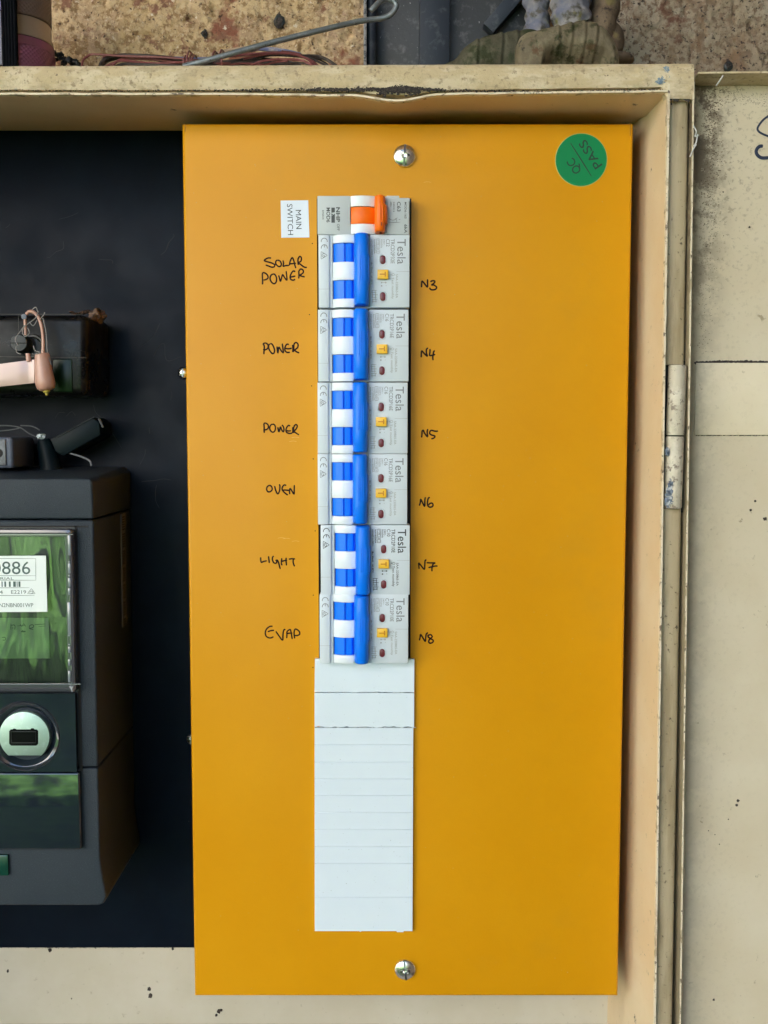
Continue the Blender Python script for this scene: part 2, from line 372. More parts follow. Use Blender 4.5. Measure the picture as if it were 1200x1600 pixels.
# ================================================================== THE SETTING
# masonry wall behind the cabinet (fine relief where it shows, plain beyond)
WY = .076
def wall():
    b = MB(); nx, nz = 420, 84
    x0, x1, z0, z1 = -.24, .27, .150, .262
    rows = []
    for j in range(nz + 1):
        row = []
        for i in range(nx + 1):
            x = x0 + (x1 - x0) * i / nx; z = z0 + (z1 - z0) * j / nz
            q = Vector((x * 60, z * 60, 3)); q2 = Vector((x * 300, z * 300, 8))
            edge = min(1, min(i, nx - i, j, nz - j) / 4)
            d = (noise.noise(q) * .0022 + noise.noise(q2) * .0011 + noise.noise(q2 * 2.3) * .0006) * edge
            pit = noise.noise(Vector((x * 110, z * 110, 20)))
            if pit > .38: d += (pit - .38) * .010 * edge
            row.append(b.bm.verts.new((x, WY + d, z)))
        rows.append(row)
    for j in range(nz):
        for i in range(nx): b.bm.faces.new((rows[j][i], rows[j][i + 1], rows[j + 1][i + 1], rows[j + 1][i]))
    o = b.build('masonry_wall', ROCK, None, kind='structure')
    me = o.data; me.materials.append(ROCKG)
    for p in me.polygons:
        if p.center.x > .118 + .012 * noise.noise(Vector((0, 0, p.center.z * 60))) : p.material_index = 1
    # plain remainder of the wall round the detailed patch
    b = MB()
    for (a_, c_, e_, g_) in ((-4, 4, z1, 1.15), (-4, 4, -1.4, z0), (-4, x0, z0, z1), (x1, 4, z0, z1)):
        b.box(a_, c_, WY, WY + .2, e_, g_)
    b.build('masonry_wall_surround', ROCK, None, kind='structure', smoothang=0)
wall()
MB().box(-30, 30, -60, 1, -1.5, -1.4).build('lawn', GRASS, None, kind='structure', smoothang=0)
MB().box(-6, .59, -1.6, .6, 1.1, 1.2).build('eave', SOFFIT, None, kind='structure', smoothang=0)  # unseen eave, its reach set to hold back sky light
MB().box(.60, .80, -9, WY, -1.396, 3.4).build('light_block_wall', LIGHTBLOCK, None, kind='structure', smoothang=0)  # unseen wall added to block light from the right
MB().box(-6, 6, -1.0, 1, -1.49, -1.396).build('bounce_paving', PAVE, None, kind='structure', smoothang=0)  # unseen ground strip added for a neutral light bounce
MB().box(-10, -1.6, -4.9, -4.7, -1.39, 3.2).build('light_bounce_wall', PALEW, None, kind='structure', smoothang=0)  # unseen pale wall added to bounce sunlight onto the cabinet
b = MB(); hx_, hz_ = 150, 30          # clipped hedge at the foot of the added bounce wall
rows = []
for j in range(hz_ + 1):
    row = []
    for i in range(hx_ + 1):
        x = -7 + 8 * i / hx_; t = j / hz_
        y_, z_h = (-3.9, -1.41 + 1.0 * t / .8) if t < .8 else (-3.9 - .8 * (t - .8) / .2, -.41)
        q = noise.noise(Vector((x * 3, y_ * 3, z_h * 3))) * .14 + noise.noise(Vector((x * 11, y_ * 9, z_h * 11))) * .07
        row.append(b.bm.verts.new((x, y_ + q, z_h + q * .6)))
    rows.append(row)
for j in range(hz_):
    for i in range(hx_): b.bm.faces.new((rows[j][i], rows[j][i + 1], rows[j + 1][i + 1], rows[j + 1][i]))
HEDGE = mat('hedge_leaves', (.045, .15, .025), .7, layers=[(7, 4, .42, .58, (.17, .40, .10), (1, 1, .22)), (5, 6, .50, .58, (.010, .022, .022), (1, 1, .5))], bump=[(20, 6, .05, 1)])
b.build('hedge', HEDGE, None, kind='structure', smoothang=80)

# ================================================================== CABINET
RY, BY = -.022, .052            # rim plane and board plane
cab = root('metal_cabinet', (0, BY, -.33), 'old cream painted metal meter cabinet with weathered chipped rim and door folded open', 'cabinet')
XL = -.30
# back panel behind board
MB().box(XL, P(972, 1540, BY + .003).x + .002, BY + .003, BY + .006, -.34, .170).build('back_panel', mat('grey_cream_enamel', (.53, .475, .385), .45, spec=.3, bump=[(900, 3, .00012, .4)], layers=[(24, 4, .42, .70, (.58, .53, .45)), (260, 6, .64, .72, (.40, .35, .27)), (700, 4, .71, .75, (.16, .13, .10))]), cab, smoothang=0)
# top wall (its underside shows), with the inward dent in its front edge
zt0 = P(600, 150, RY).z
def toplip(x):                  # z of the front lower edge
    q = (x - P(620, 150, RY).x)
    return zt0 - .0030 * math.exp(-(q / .012) ** 2) - .0006 * math.exp(-((q + .03) / .03) ** 2) + .0003 * noise.noise(Vector((x * 90, 0, 0))) + .0012 * max(0, x - .03) / .1
xr_t = P(1042, 133, RY).x
b = MB(); secs = []
N = 150
for i in range(N + 1):
    x = XL + (xr_t - XL) * i / N
    zf = toplip(x); zb = P(600, 204, BY).z + .0004
    secs.append([(x, RY, zf), (x, RY + .004, zt0 + (zf - zt0) * .8), (x, RY + .03, zt0 - .0004 + (zf - zt0) * .25), (x, BY + .003, zb), (x, BY + .003, zb + .002), (x, RY, zf + .0016)])
b.loft(secs).build('top_wall', CREAM, cab, smoothang=60)
b = MB(); secs = []
for i in range(N + 1):          # bare rolled edge
    x = XL + (xr_t - XL) * i / N; zf = toplip(x)
    hh = .0007 + .0003 * noise.noise(Vector((x * 300, 5, 0)))
    secs.append([(x, RY - .0022, zf - .0001), (x, RY + .001, zf - .0002), (x, RY + .001, zf + hh), (x, RY - .0022, zf + hh)])
b.loft(secs).build('rolled_edge', EDGE, cab, smoothang=60)
# top flange: rounded folded sheet
b = MB(); secs = []
xr = P(1083, 110, RY).x
ztop = P(600, 101, RY).z
for i in range(N + 1):
    x = XL + (xr - XL) * i / N
    top = ztop + .0016 * (x - XL) / (xr - XL) - .0008 + .00018 * noise.noise(Vector((x * 120, 0, 3)))
    bot = max(toplip(min(x, xr_t)) + .0014, zt0 - .0008) + .0012
    if x > xr_t - .001: bot = top - .0165
    j1 = .0003 * noise.noise(Vector((x * 60, 2, 3)))
    secs.append([(x, RY + .004, bot - .0006), (x, RY - .0006, bot), (x, RY - .0016 + j1, bot + .003), (x, RY - .0019 + j1, (top + bot) / 2), (x, RY - .0016 + j1, top - .003), (x, RY - .0004, top - .0007), (x, RY + .0012, top), (x, BY + .02, top), (x, BY + .02, top - .003), (x, RY + .004, top - .003)])
b.loft(secs).build('top_flange', RIM, cab, smoothang=50)
b = MB()
for (px, py, a_, c_) in ((1041, 110, 5, 5), (1033, 124, 7, 6), (1045, 120, 4, 3)):
    c = P(px, py, RY - .0014); b.blob((c.x, c.y, c.z), (a_ * .00031, .0004, c_ * .00031), 4, .8, 4, px)
b.build('paint_chip', mat('chipped_primer', (.16, .24, .33), .55, layers=[(500, 6, .5, .6, (.36, .38, .38))]), cab, kind='stuff')
# right wall and its edge, following the slightly out of square sheet
tR, bR = P(1042, 133, RY), P(1021, 1600, RY)
def rx(z, off=0): return tR.x + (bR.x - tR.x) * (z - tR.z) / (bR.z - tR.z) + off
b = MB()
zA, zB = .172, -.345
xbT, xbB = P(982, 190, BY).x, P(968, 1520, BY).x
def rwall(z): return jamb(z) + .0004
jA, jB = P(1002, 200, .0125), P(977, 1540, .0125)
def jamb(z): return jA.x + (jB.x - jA.x) * (z - jA.z) / (jB.z - jA.z)
secs = []
for i in range(41):
    z = zA + (zB - zA) * i / 40
    wv = .0002 * noise.noise(Vector((0, 0, z * 40)))
    xm = jamb(z) + wv
    secs.append([(rx(z) + wv, RY, z), (xm + .0012, .008, z), (xm, .0125, z), (xm + .0002, .016, z), (rwall(z), BY + .003, z), (rwall(z) + .002, BY + .003, z), (xm + .0025, .016, z), (rx(z) + .0012, RY + .006, z), (rx(z) + .0012, RY, z)])
b.loft(secs).build('side_wall', CREAM, cab, smoothang=60)
b = MB(); secs = []
for i in range(161):
    z = tR.z + .0015 + (zB - tR.z) * i / 160; q = .0002 * noise.noise(Vector((4, 0, z * 200))); hh = .0009 + .0005 * noise.noise(Vector((9, 0, z * 150))) + .0007 * max(0, (z - .02) / .15)
    secs.append([(rx(z) - .0001, RY - .0018, z), (rx(z) + hh * .45 + .0003, RY - .0018, z), (rx(z) + .0008, RY + .001, z), (rx(z) - .0001, RY + .001, z)])
b.loft(secs).build('rolled_edge', EDGE, cab, smoothang=60)
MB().box(XL - .002, XL, RY, BY + .006, -.345, ztop).build('side_wall', CREAM, cab, smoothang=0)
MB().box(XL - .014, XL, RY - .001, RY + .001, -.345, ztop).build('side_flange', RIM, cab, smoothang=0)
# side channel (rounded), interrupted at the hinge
chR_t, chR_b = P(1075, 200, RY + .003), P(1050, 1600, RY + .003)
def cx(z, t):                   # t 0..1 across the channel
    r0 = rx(z) + .0016; r1 = chR_t.x + (chR_b.x - chR_t.x) * (z - chR_t.z) / (chR_b.z - chR_t.z)
    return r0 + (r1 - r0) * t
def channel(za, zb):
    b = MB(); secs = []; n = max(2, int(abs(za - zb) / .006))
    for i in range(n + 1):
        z = za + (zb - za) * i / n
        arc = [(cx(z, .0), RY + .006, z)]
        for k in range(9):
            t = k / 8; arc.append((cx(z, t), RY + .0040 - .0018 * math.sin(math.pi * (.12 + .76 * t)), z))
        arc += [(cx(z, 1.0), RY + .02, z), (cx(z, .0), RY + .02, z)]
        secs.append(arc)
    return b.loft(secs).build('side_channel', OLIVE, cab, smoothang=70)
zh0, zh1 = P(1050, 569, RY).z, P(1050, 796, RY).z
channel(P(1060, 140, RY).z, zh0); channel(zh1, zB)
b = MB(); b.box(rx(0) + .0016, rx(0) + .013, RY + .006, RY + .02, zh1 - .002, zh0 + .002); b.build('hinge_recess', DARK, cab, smoothang=0)  # dark box standing in for shade in the cut-away beside the hinge
b = MB(); b.box(cx(0, 1) - .001, cx(0, 1) + .0200, RY + .0155, RY + .02, zB, .158); b.build('gap_shade_strip', DARK, cab, smoothang=0)  # dark strip standing in for the shade between channel and door
# hinge barrels
hg = None
for (p0, p1, m_) in ((571, 680, 0), (682, 794, 1)):
    a0, a1 = P(1058.5 - m_ * 4, p0, RY + .002), P(1055 - m_ * 4, p1, RY + .002)
    b = MB(); b.tube([a0 + (a1 - a0) * t for t in (0, .02, .5, .98, 1)], [.0040, .0043, .0043, .0043, .0040], 28)
    h_ = b.build('hinge_barrel', HINGE, cab, label=('upper hinge barrel, speckled cream' if not m_ else 'lower hinge barrel with paint chipped to blue grey steel'), smoothang=50)
    if m_:
        b = MB()
        for (cx_, cy_, rx_, ry_) in ((1047, 776, 7, 15), (1050, 757, 6, 8), (1052, 783, 7, 8), (1043, 706, 3, 6)):
            cc = P(cx_, cy_, RY - .0014)
            b.blob((cc.x, cc.y, cc.z), (rx_ * .00030, .0007, ry_ * .00030), 4, .7, 4, cx_)
        b.build('bare_patch', mat('chipped_blue_steel', (.13, .16, .22), .4, metal=.3, layers=[(500, 5, .5, .6, (.42, .42, .43))]), h_)
# grime packed along the seams
def grime(name, pts, n, r0, r1, spread, m_=GRIME, yy=RY - .0015, seed=1, par=cab):
    rnd = random.Random(seed); b = MB()
    for k in range(n):
        t = rnd.random() * (len(pts) - 1); i = int(t); f_ = t - i
        px = pts[i][0] + (pts[i + 1][0] - pts[i][0]) * f_; py = pts[i][1] + (pts[i + 1][1] - pts[i][1]) * f_
        den = pts[i][2] + (pts[i + 1][2] - pts[i][2]) * f_
        if rnd.random() > den: continue
        py += rnd.gauss(0, spread * den); px += rnd.gauss(0, spread * .6)
        r = rnd.uniform(r0, r1) * (.5 + den * .6); c = P(px, py, yy)
        b.blob((c.x, c.y + r * .25, c.z), (r * rnd.uniform(.8, 2.2), r * .5, r), 1, .5, 2, rnd.random() * 50)
    return b.build(name, m_, par, kind='stuff')
grime('seam_grime', [(0, 141, .25), (240, 142, .35), (480, 140, .7), (560, 140, .9), (625, 137, 1.0), (690, 141, .7), (830, 143, .35), (1036, 140, .4)], 2300, .00018, .00042, 1.6, seed=3)
grime('seam_grime', [(592, 143, .7), (625, 137, 1), (655, 142, .7)], 700, .00025, .00055, 3.8, seed=4)
grime('corner_grime', [(1050, 148, .8), (1066, 142, 1), (1078, 150, .8)], 300, .0003, .0007, 5, seed=5, yy=RY - .0005)

# ---- door, folded right back; the inside shows
door_lab = 'open door, cream inside with mould along its hinge edge and part of a dark handwritten letter'
DY, LY = -.008, -.023
def dl(z):                      # x of the left lip front edge
    a0, a1 = P(1083, 130, LY), P(1062, 1600, LY)
    return a0.x + (a1.x - a0.x) * (z - a0.z) / (a1.z - a0.z)
zdt = P(1095, 117, LY).z
b = MB(); secs = []
for i in range(121):
    z = zdt + (zB - zdt) * i / 120
    x = dl(z); xc = x + .0008
    s_ = [(x, LY, z), (xc, LY, z)]
    for k in range(1, 7):       # concave fillet into the door sheet
        t = R(90 * k / 6); s_.append((xc + .0075 * (1 - math.cos(t)) , LY + (DY - LY) * math.sin(t) , z))
    s_ += [(.30, DY, z), (.30, DY + .0015, z), (x, DY + .0015, z)]
    secs.append(s_)
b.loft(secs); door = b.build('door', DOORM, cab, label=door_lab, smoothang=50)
b = MB(); secs = []
for i in range(161):
    z = P(1083, 128, LY).z + (zB - zdt) * i / 160; x = dl(z) + .00015 * noise.noise(Vector((7, 0, z * 220)))
    secs.append([(x - .0001, LY - .0004, z), (x + .0005, LY - .0004, z), (x + .0006, LY + .0006, z), (x - .0001, LY + .0006, z)])
b.loft(secs).build('lip_edge', EDGE, door)
b = MB(); secs = []             # top return of the door
for i in range(61):
    x = P(1091, 117, LY).x + (.30 - P(1091, 117, LY).x) * i / 60
    z = P(600, 115, LY).z + .0022 * i / 60 * .6
    secs.append([(x, LY, z), (x, LY, z + .0008), (x, DY + .0015, z + .0008), (x, DY + .0015, z - .0010), (x, DY - .001, z - .0006)])
b.loft(secs).build('top_lip', RIM, door)
b = MB(); zs0 = P(1100, 567, DY).z; zs1 = P(1100, 680, DY).z
b.box(P(1086, 600, DY).x, .30, DY - .0010, DY + .0004, zs1, zs0, .0003).build('stiffener_strip', DOORM, door)
grime('strip_grime', [(1086, 567, 1), (1130, 565, 1), (1200, 566, 1), (1240, 566, 1)], 900, .0002, .0004, .8, yy=DY - .0008, seed=11, par=door)
grime('strip_grime', [(1086, 680.5, 1), (1200, 680.5, 1), (1240, 680, 1)], 300, .0001, .00018, .3, yy=DY - .0006, seed=12, par=door)
grime('mould_specks', [(1108, 150, .9), (1112, 210, 1), (1108, 300, .9), (1104, 420, .45), (1100, 560, .35)], 1200, .00010, .00034, 15, GRIMESOFT, DY, 13, door)
grime('mould_specks', [(1105, 135, .8), (1150, 150, .6), (1200, 160, .5)], 600, .00010, .00026, 11, GRIMESOFT, DY, 14, door)
b = MB()
for pts, w_ in (([(1206, 178), (1194, 186), (1187, 194), (1183.5, 201), (1186, 206), (1193, 210), (1206, 215)], .0010),
               ([(1192, 228.6), (1188, 228.5), (1184, 231), (1181.5, 236), (1182.5, 241), (1187, 245.5), (1193, 247), (1206, 246)], .00165)):
    b.stroke([XZ(x, y, DY) for x, y in pts], w_, DY - .0001)
b.build('painted_letter', NAVY, door, label='left part of a large dark letter, like an S')
b = MB()
for (px, py, r) in ((1153, 1251, 2.6), (1151, 1258, 2.4), (1115, 1562, 2.0), (1191, 638, 2.0), (1157, 659, 1.5), (1173, 797, 2.2), (1195, 811, 3), (1170, 679, 1.6), (1188, 678, 1), (1180, 783, 2), (1171, 355, 1.6), (1130, 300, 1.2), (1138, 1280, 1), (1107, 1298, .9), (1117, 1304, .8), (1124, 1319, .9)):
    c = P(px, py, DY); b.blob((c.x, c.y, c.z), (r * .0003, .0005, r * .0003), 2, .6, 2, px)
b.build('grit_specks', GRIME, door, kind='stuff')
b = MB()
for pts in ([(1083, 196), (1088, 205), (1086, 213), (1092, 211)], [(1084, 228), (1088, 222), (1090, 210)], [(1078, 245), (1084, 232), (1088, 226)], [(1119, 134), (1124, 127), (1130, 118)]):
    b.tube([P(x, y, LY - .001) for x, y in smooth(pts)], .00032, 5)
b.build('cobweb_strand', mat('pale_cobweb', (.6, .58, .58), .9), door)

# ---- black board and screw heads
brd = MB().box(XL, P(966, 1480, BY).x, BY, BY + .0028, P(600, 1481, BY).z, P(600, 201, BY).z, .0004).build('panel_board', BOARD, cab, label='black panel board with fine scratches')
b = MB(); rnd = random.Random(5)
for k in range(7):
    x, y = rnd.uniform(5, 280), rnd.choice([rnd.uniform(215, 480), rnd.uniform(215, 720), rnd.uniform(620, 760), rnd.uniform(1360, 1470)])
    a_ = rnd.uniform(0, 6.3); p_ = [(x, y)]
    for q in range(rnd.randint(2, 5)):
        a_ += rnd.gauss(0, .7); L_ = rnd.uniform(4, 16); x += L_ * math.cos(a_); y += L_ * math.sin(a_); p_.append((x, y))
    p_ = [(min(q[0], 283), q[1]) for q in p_]
    b.stroke([XZ(q[0], q[1], BY) for q in p_], .00022, BY - .00005, .00003)
for p_ in ([(240, 557), (249, 540), (257, 538), (258, 556), (264, 564), (285, 556)], [(220, 542), (238, 528), (250, 505)], [(146, 632), (150, 645), (165, 660), (190, 700)], [(86, 654), (92, 645), (102, 645)], [(103, 651), (112, 643), (118, 650)], [(218, 727), (226, 712), (227, 702)], [(268, 612), (267, 625)], [(233, 668), (234, 678)]):
    b.stroke([XZ(q[0], q[1], BY) for q in p_], .00026, BY - .00005, .00003)
b.build('board_scratches', WEBD, brd, kind='stuff')
grime('edge_chips', [(0, 1481, .4), (120, 1481, .7), (300, 1480, .4)], 220, .0001, .0003, .8, yy=BY + .0028, seed=21)
b = MB()
for (px, py, r) in ((233, 1545, 3), (235, 1556, 3.4), (342, 1580, 3.2), (338, 1586, 2.2), (346, 1578, 2), (12, 1517, 2), (270, 1482, 2), (78, 1484, 3), (112, 1560, 1)):
    c = P(px, py, BY + .003); b.blob((c.x, c.y, c.z), (r * .00034, .0006, r * .0004), 2, .7, 2, px)
b.build('grit_specks', GRIME, cab, kind='stuff')
def boltscrew(px, py, lab):
    c = P(px, py, BY); r_ = root('board_screw', c, lab, 'screw', 'screw heads half hidden by the cover')
    MB().lathe((c.x, c.y, c.z), [(0, -.0030), (.0012, -.0029), (.0026, -.0022), (.0034, -.0008), (.0035, .0)], 28).build('screw_head', ZINC, r_)
    b = MB(); b.box(c.x - .0004, c.x + .0004, c.y - .0032, c.y - .0024, c.z - .0022, c.z + .0022); o_ = b.build('slot', ZINCD, r_)
boltscrew(287, 583, 'shiny screw head half hidden behind the yellow cover edge, level with the fuse box')
boltscrew(300, 1154, 'small dull screw head half hidden behind the yellow cover edge, level with the round port')

# ================================================================== YELLOW COVER
X0, X1, Z1, Z0 = -.0989, .1222, .1521, -.2922
hx0, hx1, hz1, hz0 = -.0331, .0135, .1163, -.2540
cov = root('cover_plate', (0, 0, Z0), 'tall golden yellow metal cover plate with handwritten circuit names beside the breakers', 'cover plate')
b = MB(); BD = BY - .0002; rr = .0016
ring = []                       # rounded front edge: outer profile swept round the rectangle
prof = [(0, BD)] + [(rr * (1 - math.cos(R(t))), rr * (1 - math.sin(R(t)))) for t in (0, 30, 60, 90)]
def rect(ins, y): return [(X0 + ins, y, Z0 + ins), (X1 - ins, y, Z0 + ins), (X1 - ins, y, Z1 - ins), (X0 + ins, y, Z1 - ins)]
secs = [rect(i_, y_) for i_, y_ in prof]
hole = lambda y_: [(hx0, y_, hz0), (hx1, y_, hz0), (hx1, y_, hz1), (hx0, y_, hz1)]
secs += [hole(0), hole(.0012)]
b.loft(secs, caps=False)
b.build('cover_sheet', YEL, cov, smoothang=40)
# short slit where the folded corners meet
FOLD = mat('fold_shadow_paint', (.40, .17, .005), .5)
for q0, q1, q2 in ((X1 - .0018, X1 - .0014, .006), (X0 + .0015, X0 + .0018, .004)):
    b = MB(); b.box(q0, q1, -.0001, .002, Z1 - q2, Z1 + .0001); b.build('corner_fold', FOLD, cov)
# dark sheet standing in for the unlit inside behind the cutout gaps
MB().box(hx0 - .002, hx1 + .002, .0012, .0022, hz0 - .002, hz1 + .002).build('gap_shade_sheet', DARK, cov)

# screws holding the cover
def coverscrew(px, py, rot, lab):
    c = P(px, py, 0); r0 = .0055
    pr = [(r0, .0), (r0, -.0009), (.0052, -.0014), (.0042, -.0019), (.0030, -.0023), (.0018, -.0025)]
    o = MB().lathe((c.x, 0, c.z), pr + [(.0015, -.0022), (.0011, -.0012), (0, -.0009)], 40).build('cover_screw', ZINC, cov, label=lab)
    b = MB()
    for ang, L_, w_ in ((90 + rot, .0052, .00045), (rot, .0026, .0006)):
        d = Vector((math.cos(R(ang)), 0, math.sin(R(ang)))); n_ = Vector((-d.z, 0, d.x))
        for sgn in (1, -1):
            p0, p1 = d * .0012 * sgn, d * L_ * sgn
            b.loft([[Vector((c.x, -.0028, c.z)) + p0 + n_ * w_, Vector((c.x, -.0028, c.z)) + p0 - n_ * w_, Vector((c.x, -.0015, c.z)) + p0 - n_ * w_, Vector((c.x, -.0015, c.z)) + p0 + n_ * w_],
                    [Vector((c.x, -.0019 if L_ > .004 else -.0024, c.z)) + p1 + n_ * w_, Vector((c.x, -.0019 if L_ > .004 else -.0024, c.z)) + p1 - n_ * w_, Vector((c.x, -.0008, c.z)) + p1 - n_ * w_, Vector((c.x, -.0008, c.z)) + p1 + n_ * w_]])
    b.build('drive_recess', ZINCD, o)
coverscrew(632, 244, -4, 'upper cover screw'); coverscrew(633, 1514, 6, 'lower cover screw')

# white printed sticker
y_ = -.00006
b = MB(); q = [(438.5, 313.5), (481.5, 313), (483.5, 371), (439.5, 371.5)]
st = b.prism([XZ(x, y, 0) for x, y in q], -.00022, 0).build('label_sticker', STICK, cov, label='white sticker printed MAIN SWITCH', smoothang=0)
b = MB()
s0 = P(462.0, 328.5, 0); b.add_text('MAIN', s0.x, s0.z, .00915, .00265, -.00023, rot=88.5, bold=0)
s0 = P(448.4, 319.0, 0); b.add_text('SWITCH', s0.x, s0.z, .0150, .00265, -.00023, rot=88.5, bold=0)
b.build('printed_text', NAVY, st, label='MAIN SWITCH', smoothang=0)
# round green sticker
c = P(908, 250, 0); rg = .01255
gs = MB().lathe((c.x, 0, c.z), [(0, -.00022), (rg, -.00022), (rg, 0)], 72).build('round_sticker', GREEN, cov, label='round green sticker reading QC PASS upside down', smoothang=0)
MB().lathe((c.x, 0, c.z), [(rg, -.00026), (rg + .0003, -.00020), (rg + .0003, 0)], 72).build('sticker_rim', GREENR, gs, smoothang=0)
b = MB()
b.stroke([XZ(891.5, 224, 0), XZ(924, 275.5, 0)], .00062, -.00023, .00004)
s0 = P(893.0, 272.0, 0); s1 = P(884.8, 256.5, 0)
def QT(txt, pa, pb, ht, up):     # text from pa to pb (baseline), upright towards 'up'
    A, B = P(*pa, 0), P(*pb, 0); L_ = (B - A).length; ang = math.degrees(math.atan2(B.z - A.z, B.x - A.x))
    b.add_text(txt, A.x, A.z, L_, ht, -.00023, rot=-ang, bold=.01)
QT('QC', (909.0, 266.5), (895.2, 246.0), .0042, 0)
QT('PASS', (941.5, 257.5), (914.5, 217.0), .0044, 0)
b.build('printed_text', GREENK, gs, label='QC PASS', smoothang=0)

# handwriting: strokes traced as short pen paths, laid on the cover
def hand(word, strokes, ox, oy, sc, wd=.00076, lab=None):
    b = MB()
    for st_ in strokes: b.stroke([XZ(ox + x / sc, oy + y / sc, 0) for x, y in st_], wd, -.00002, .00009)
    b.build('handwriting', MARK, cov, label='handwritten word ' + word)
hand('SOLAR', [[(285, 160), (240, 155), (195, 170), (155, 203), (200, 225), (290, 250), (350, 285), (340, 320), (300, 330), (240, 310), (180, 288)],
    [(400, 195), (370, 225), (375, 275), (420, 315), (460, 310), (475, 265), (450, 215), (400, 195)],
    [(505, 200), (515, 260), (510, 312), (560, 300), (620, 298)], [(625, 300), (640, 220), (678, 150), (705, 200), (725, 280), (748, 350)], [(640, 268), (690, 262), (750, 255)],
    [(790, 155), (785, 220), (795, 290)], [(785, 180), (820, 128), (852, 160), (840, 220), (800, 245), (850, 290), (910, 330), (955, 335)]], 400, 390, 12, lab='SOLAR')
hand('POWER', [[(120, 655), (125, 590), (120, 450), (165, 438), (215, 480), (225, 530), (190, 560), (140, 572)],
    [(320, 455), (275, 490), (265, 560), (300, 620), (345, 640), (380, 600), (385, 530), (355, 470), (320, 455)],
    [(425, 480), (440, 540), (458, 595), (480, 530), (500, 470), (540, 530), (578, 572), (575, 490), (565, 400)],
    [(735, 420), (705, 400), (665, 440), (640, 510), (655, 560), (700, 572), (735, 555)], [(645, 515), (690, 508), (740, 495)],
    [(800, 545), (805, 480), (800, 400)], [(795, 420), (835, 365), (880, 385), (885, 430), (840, 470), (815, 480), (860, 500), (915, 512)]], 400, 390, 12)
hand('POWER', [[(185, 430), (188, 340), (195, 240), (170, 185), (225, 165), (275, 200), (285, 260), (250, 310), (195, 328), (172, 300)],
    [(325, 185), (300, 215), (300, 290), (340, 370), (390, 415), (425, 390), (435, 330), (410, 250), (375, 190), (330, 180)],
    [(490, 245), (500, 320), (510, 400), (525, 310), (540, 260), (580, 330), (640, 395), (630, 290), (615, 175)],
    [(770, 205), (735, 190), (700, 220), (675, 290), (685, 350), (730, 385), (795, 382)], [(680, 290), (760, 300), (840, 285)],
    [(860, 380), (865, 300), (855, 205)], [(875, 380), (885, 270), (895, 180), (945, 155), (985, 195), (975, 270), (910, 330), (950, 370), (1015, 400)]], 400, 525, 15)
hand('POWER', [[(205, 390), (190, 365), (190, 270), (188, 180), (235, 170), (285, 215), (285, 280), (240, 320), (195, 325)],
    [(390, 190), (340, 220), (320, 290), (350, 355), (400, 380), (445, 340), (455, 260), (430, 205), (385, 188)],
    [(510, 260), (520, 320), (540, 370), (560, 300), (575, 255), (600, 320), (640, 370), (655, 310), (635, 240), (605, 212)],
    [(800, 235), (765, 220), (725, 260), (700, 330), (720, 385), (780, 410), (850, 400)], [(715, 340), (760, 352), (820, 345)],
    [(860, 405), (862, 330), (860, 260)], [(880, 400), (880, 300), (900, 230), (940, 200), (968, 240), (935, 310), (890, 360), (940, 400), (1010, 445)]], 400, 650, 15)
hand('OVEN', [[(305, 200), (260, 240), (250, 300), (280, 350), (330, 350), (375, 310), (380, 265), (350, 215), (305, 200)],
    [(435, 215), (460, 310), (505, 400), (545, 350), (560, 260), (555, 195), (535, 185)],
    [(710, 205), (665, 190), (625, 230), (610, 290), (650, 350), (710, 405), (750, 425)], [(620, 312), (700, 312), (785, 322)],
    [(790, 410), (785, 330), (800, 275), (840, 330), (890, 405), (895, 290), (900, 190)]], 400, 745, 15)
hand('LIGHT', [[(170, 160), (170, 220), (185, 280), (240, 258), (315, 243)], [(352, 135), (362, 210), (372, 295)],
    [(475, 130), (450, 160), (445, 220), (475, 285), (530, 300), (550, 250), (525, 240), (560, 230), (590, 290), (610, 370), (630, 435)],
    [(665, 180), (655, 260), (655, 320), (680, 345)], [(660, 258), (720, 242), (790, 235)], [(765, 170), (765, 260), (775, 355)],
    [(830, 208), (900, 195), (980, 202)], [(935, 200), (930, 270), (945, 330), (968, 375)]], 396, 860, 15)
hand('EVAP', [[(330, 130), (280, 128), (220, 160), (175, 215), (158, 290), (180, 360), (240, 398), (300, 398), (350, 370)], [(215, 258), (285, 232), (365, 222)],
    [(405, 245), (470, 340), (560, 455), (570, 360), (580, 260), (600, 205), (630, 215)],
    [(660, 410), (665, 320), (670, 250), (735, 205), (755, 240), (770, 320), (790, 430)], [(670, 300), (730, 290), (795, 290)],
    [(850, 415), (835, 350), (835, 250), (860, 195), (910, 210), (960, 260), (960, 315), (910, 345), (850, 345)]], 404, 970, 15)
hand('N3', [[(275, 480), (275, 390), (290, 285), (370, 370), (455, 470), (460, 350), (462, 225)], [(550, 310), (600, 275), (670, 275), (690, 310), (650, 360), (590, 405), (660, 410), (740, 470), (720, 530), (640, 560), (560, 545), (525, 490)]], 645, 425, 20, .00080)
hand('N4', [[(265, 470), (265, 370), (280, 265), (350, 340), (455, 435), (425, 340), (425, 230), (450, 190), (480, 185)], [(538, 205), (535, 300), (525, 405), (600, 405), (705, 375)], [(690, 255), (655, 290), (635, 380), (625, 470), (635, 560)]], 645, 535, 20, .00080)
hand('N5', [[(275, 475), (285, 370), (290, 280), (330, 250), (370, 340), (460, 450), (450, 330), (455, 240), (485, 225)], [(790, 272), (700, 275), (590, 250), (540, 280), (530, 350), (590, 395), (680, 420), (685, 460), (640, 500), (575, 510)]], 645, 660, 20, .00080)
hand('N6', [[(205, 505), (235, 400), (250, 300), (300, 400), (370, 525), (375, 380), (385, 280), (405, 240)], [(530, 265), (500, 250), (470, 320), (455, 430), (485, 520), (550, 550), (620, 520), (630, 460), (590, 420), (530, 440), (500, 490)]], 645, 765, 20, .00080)
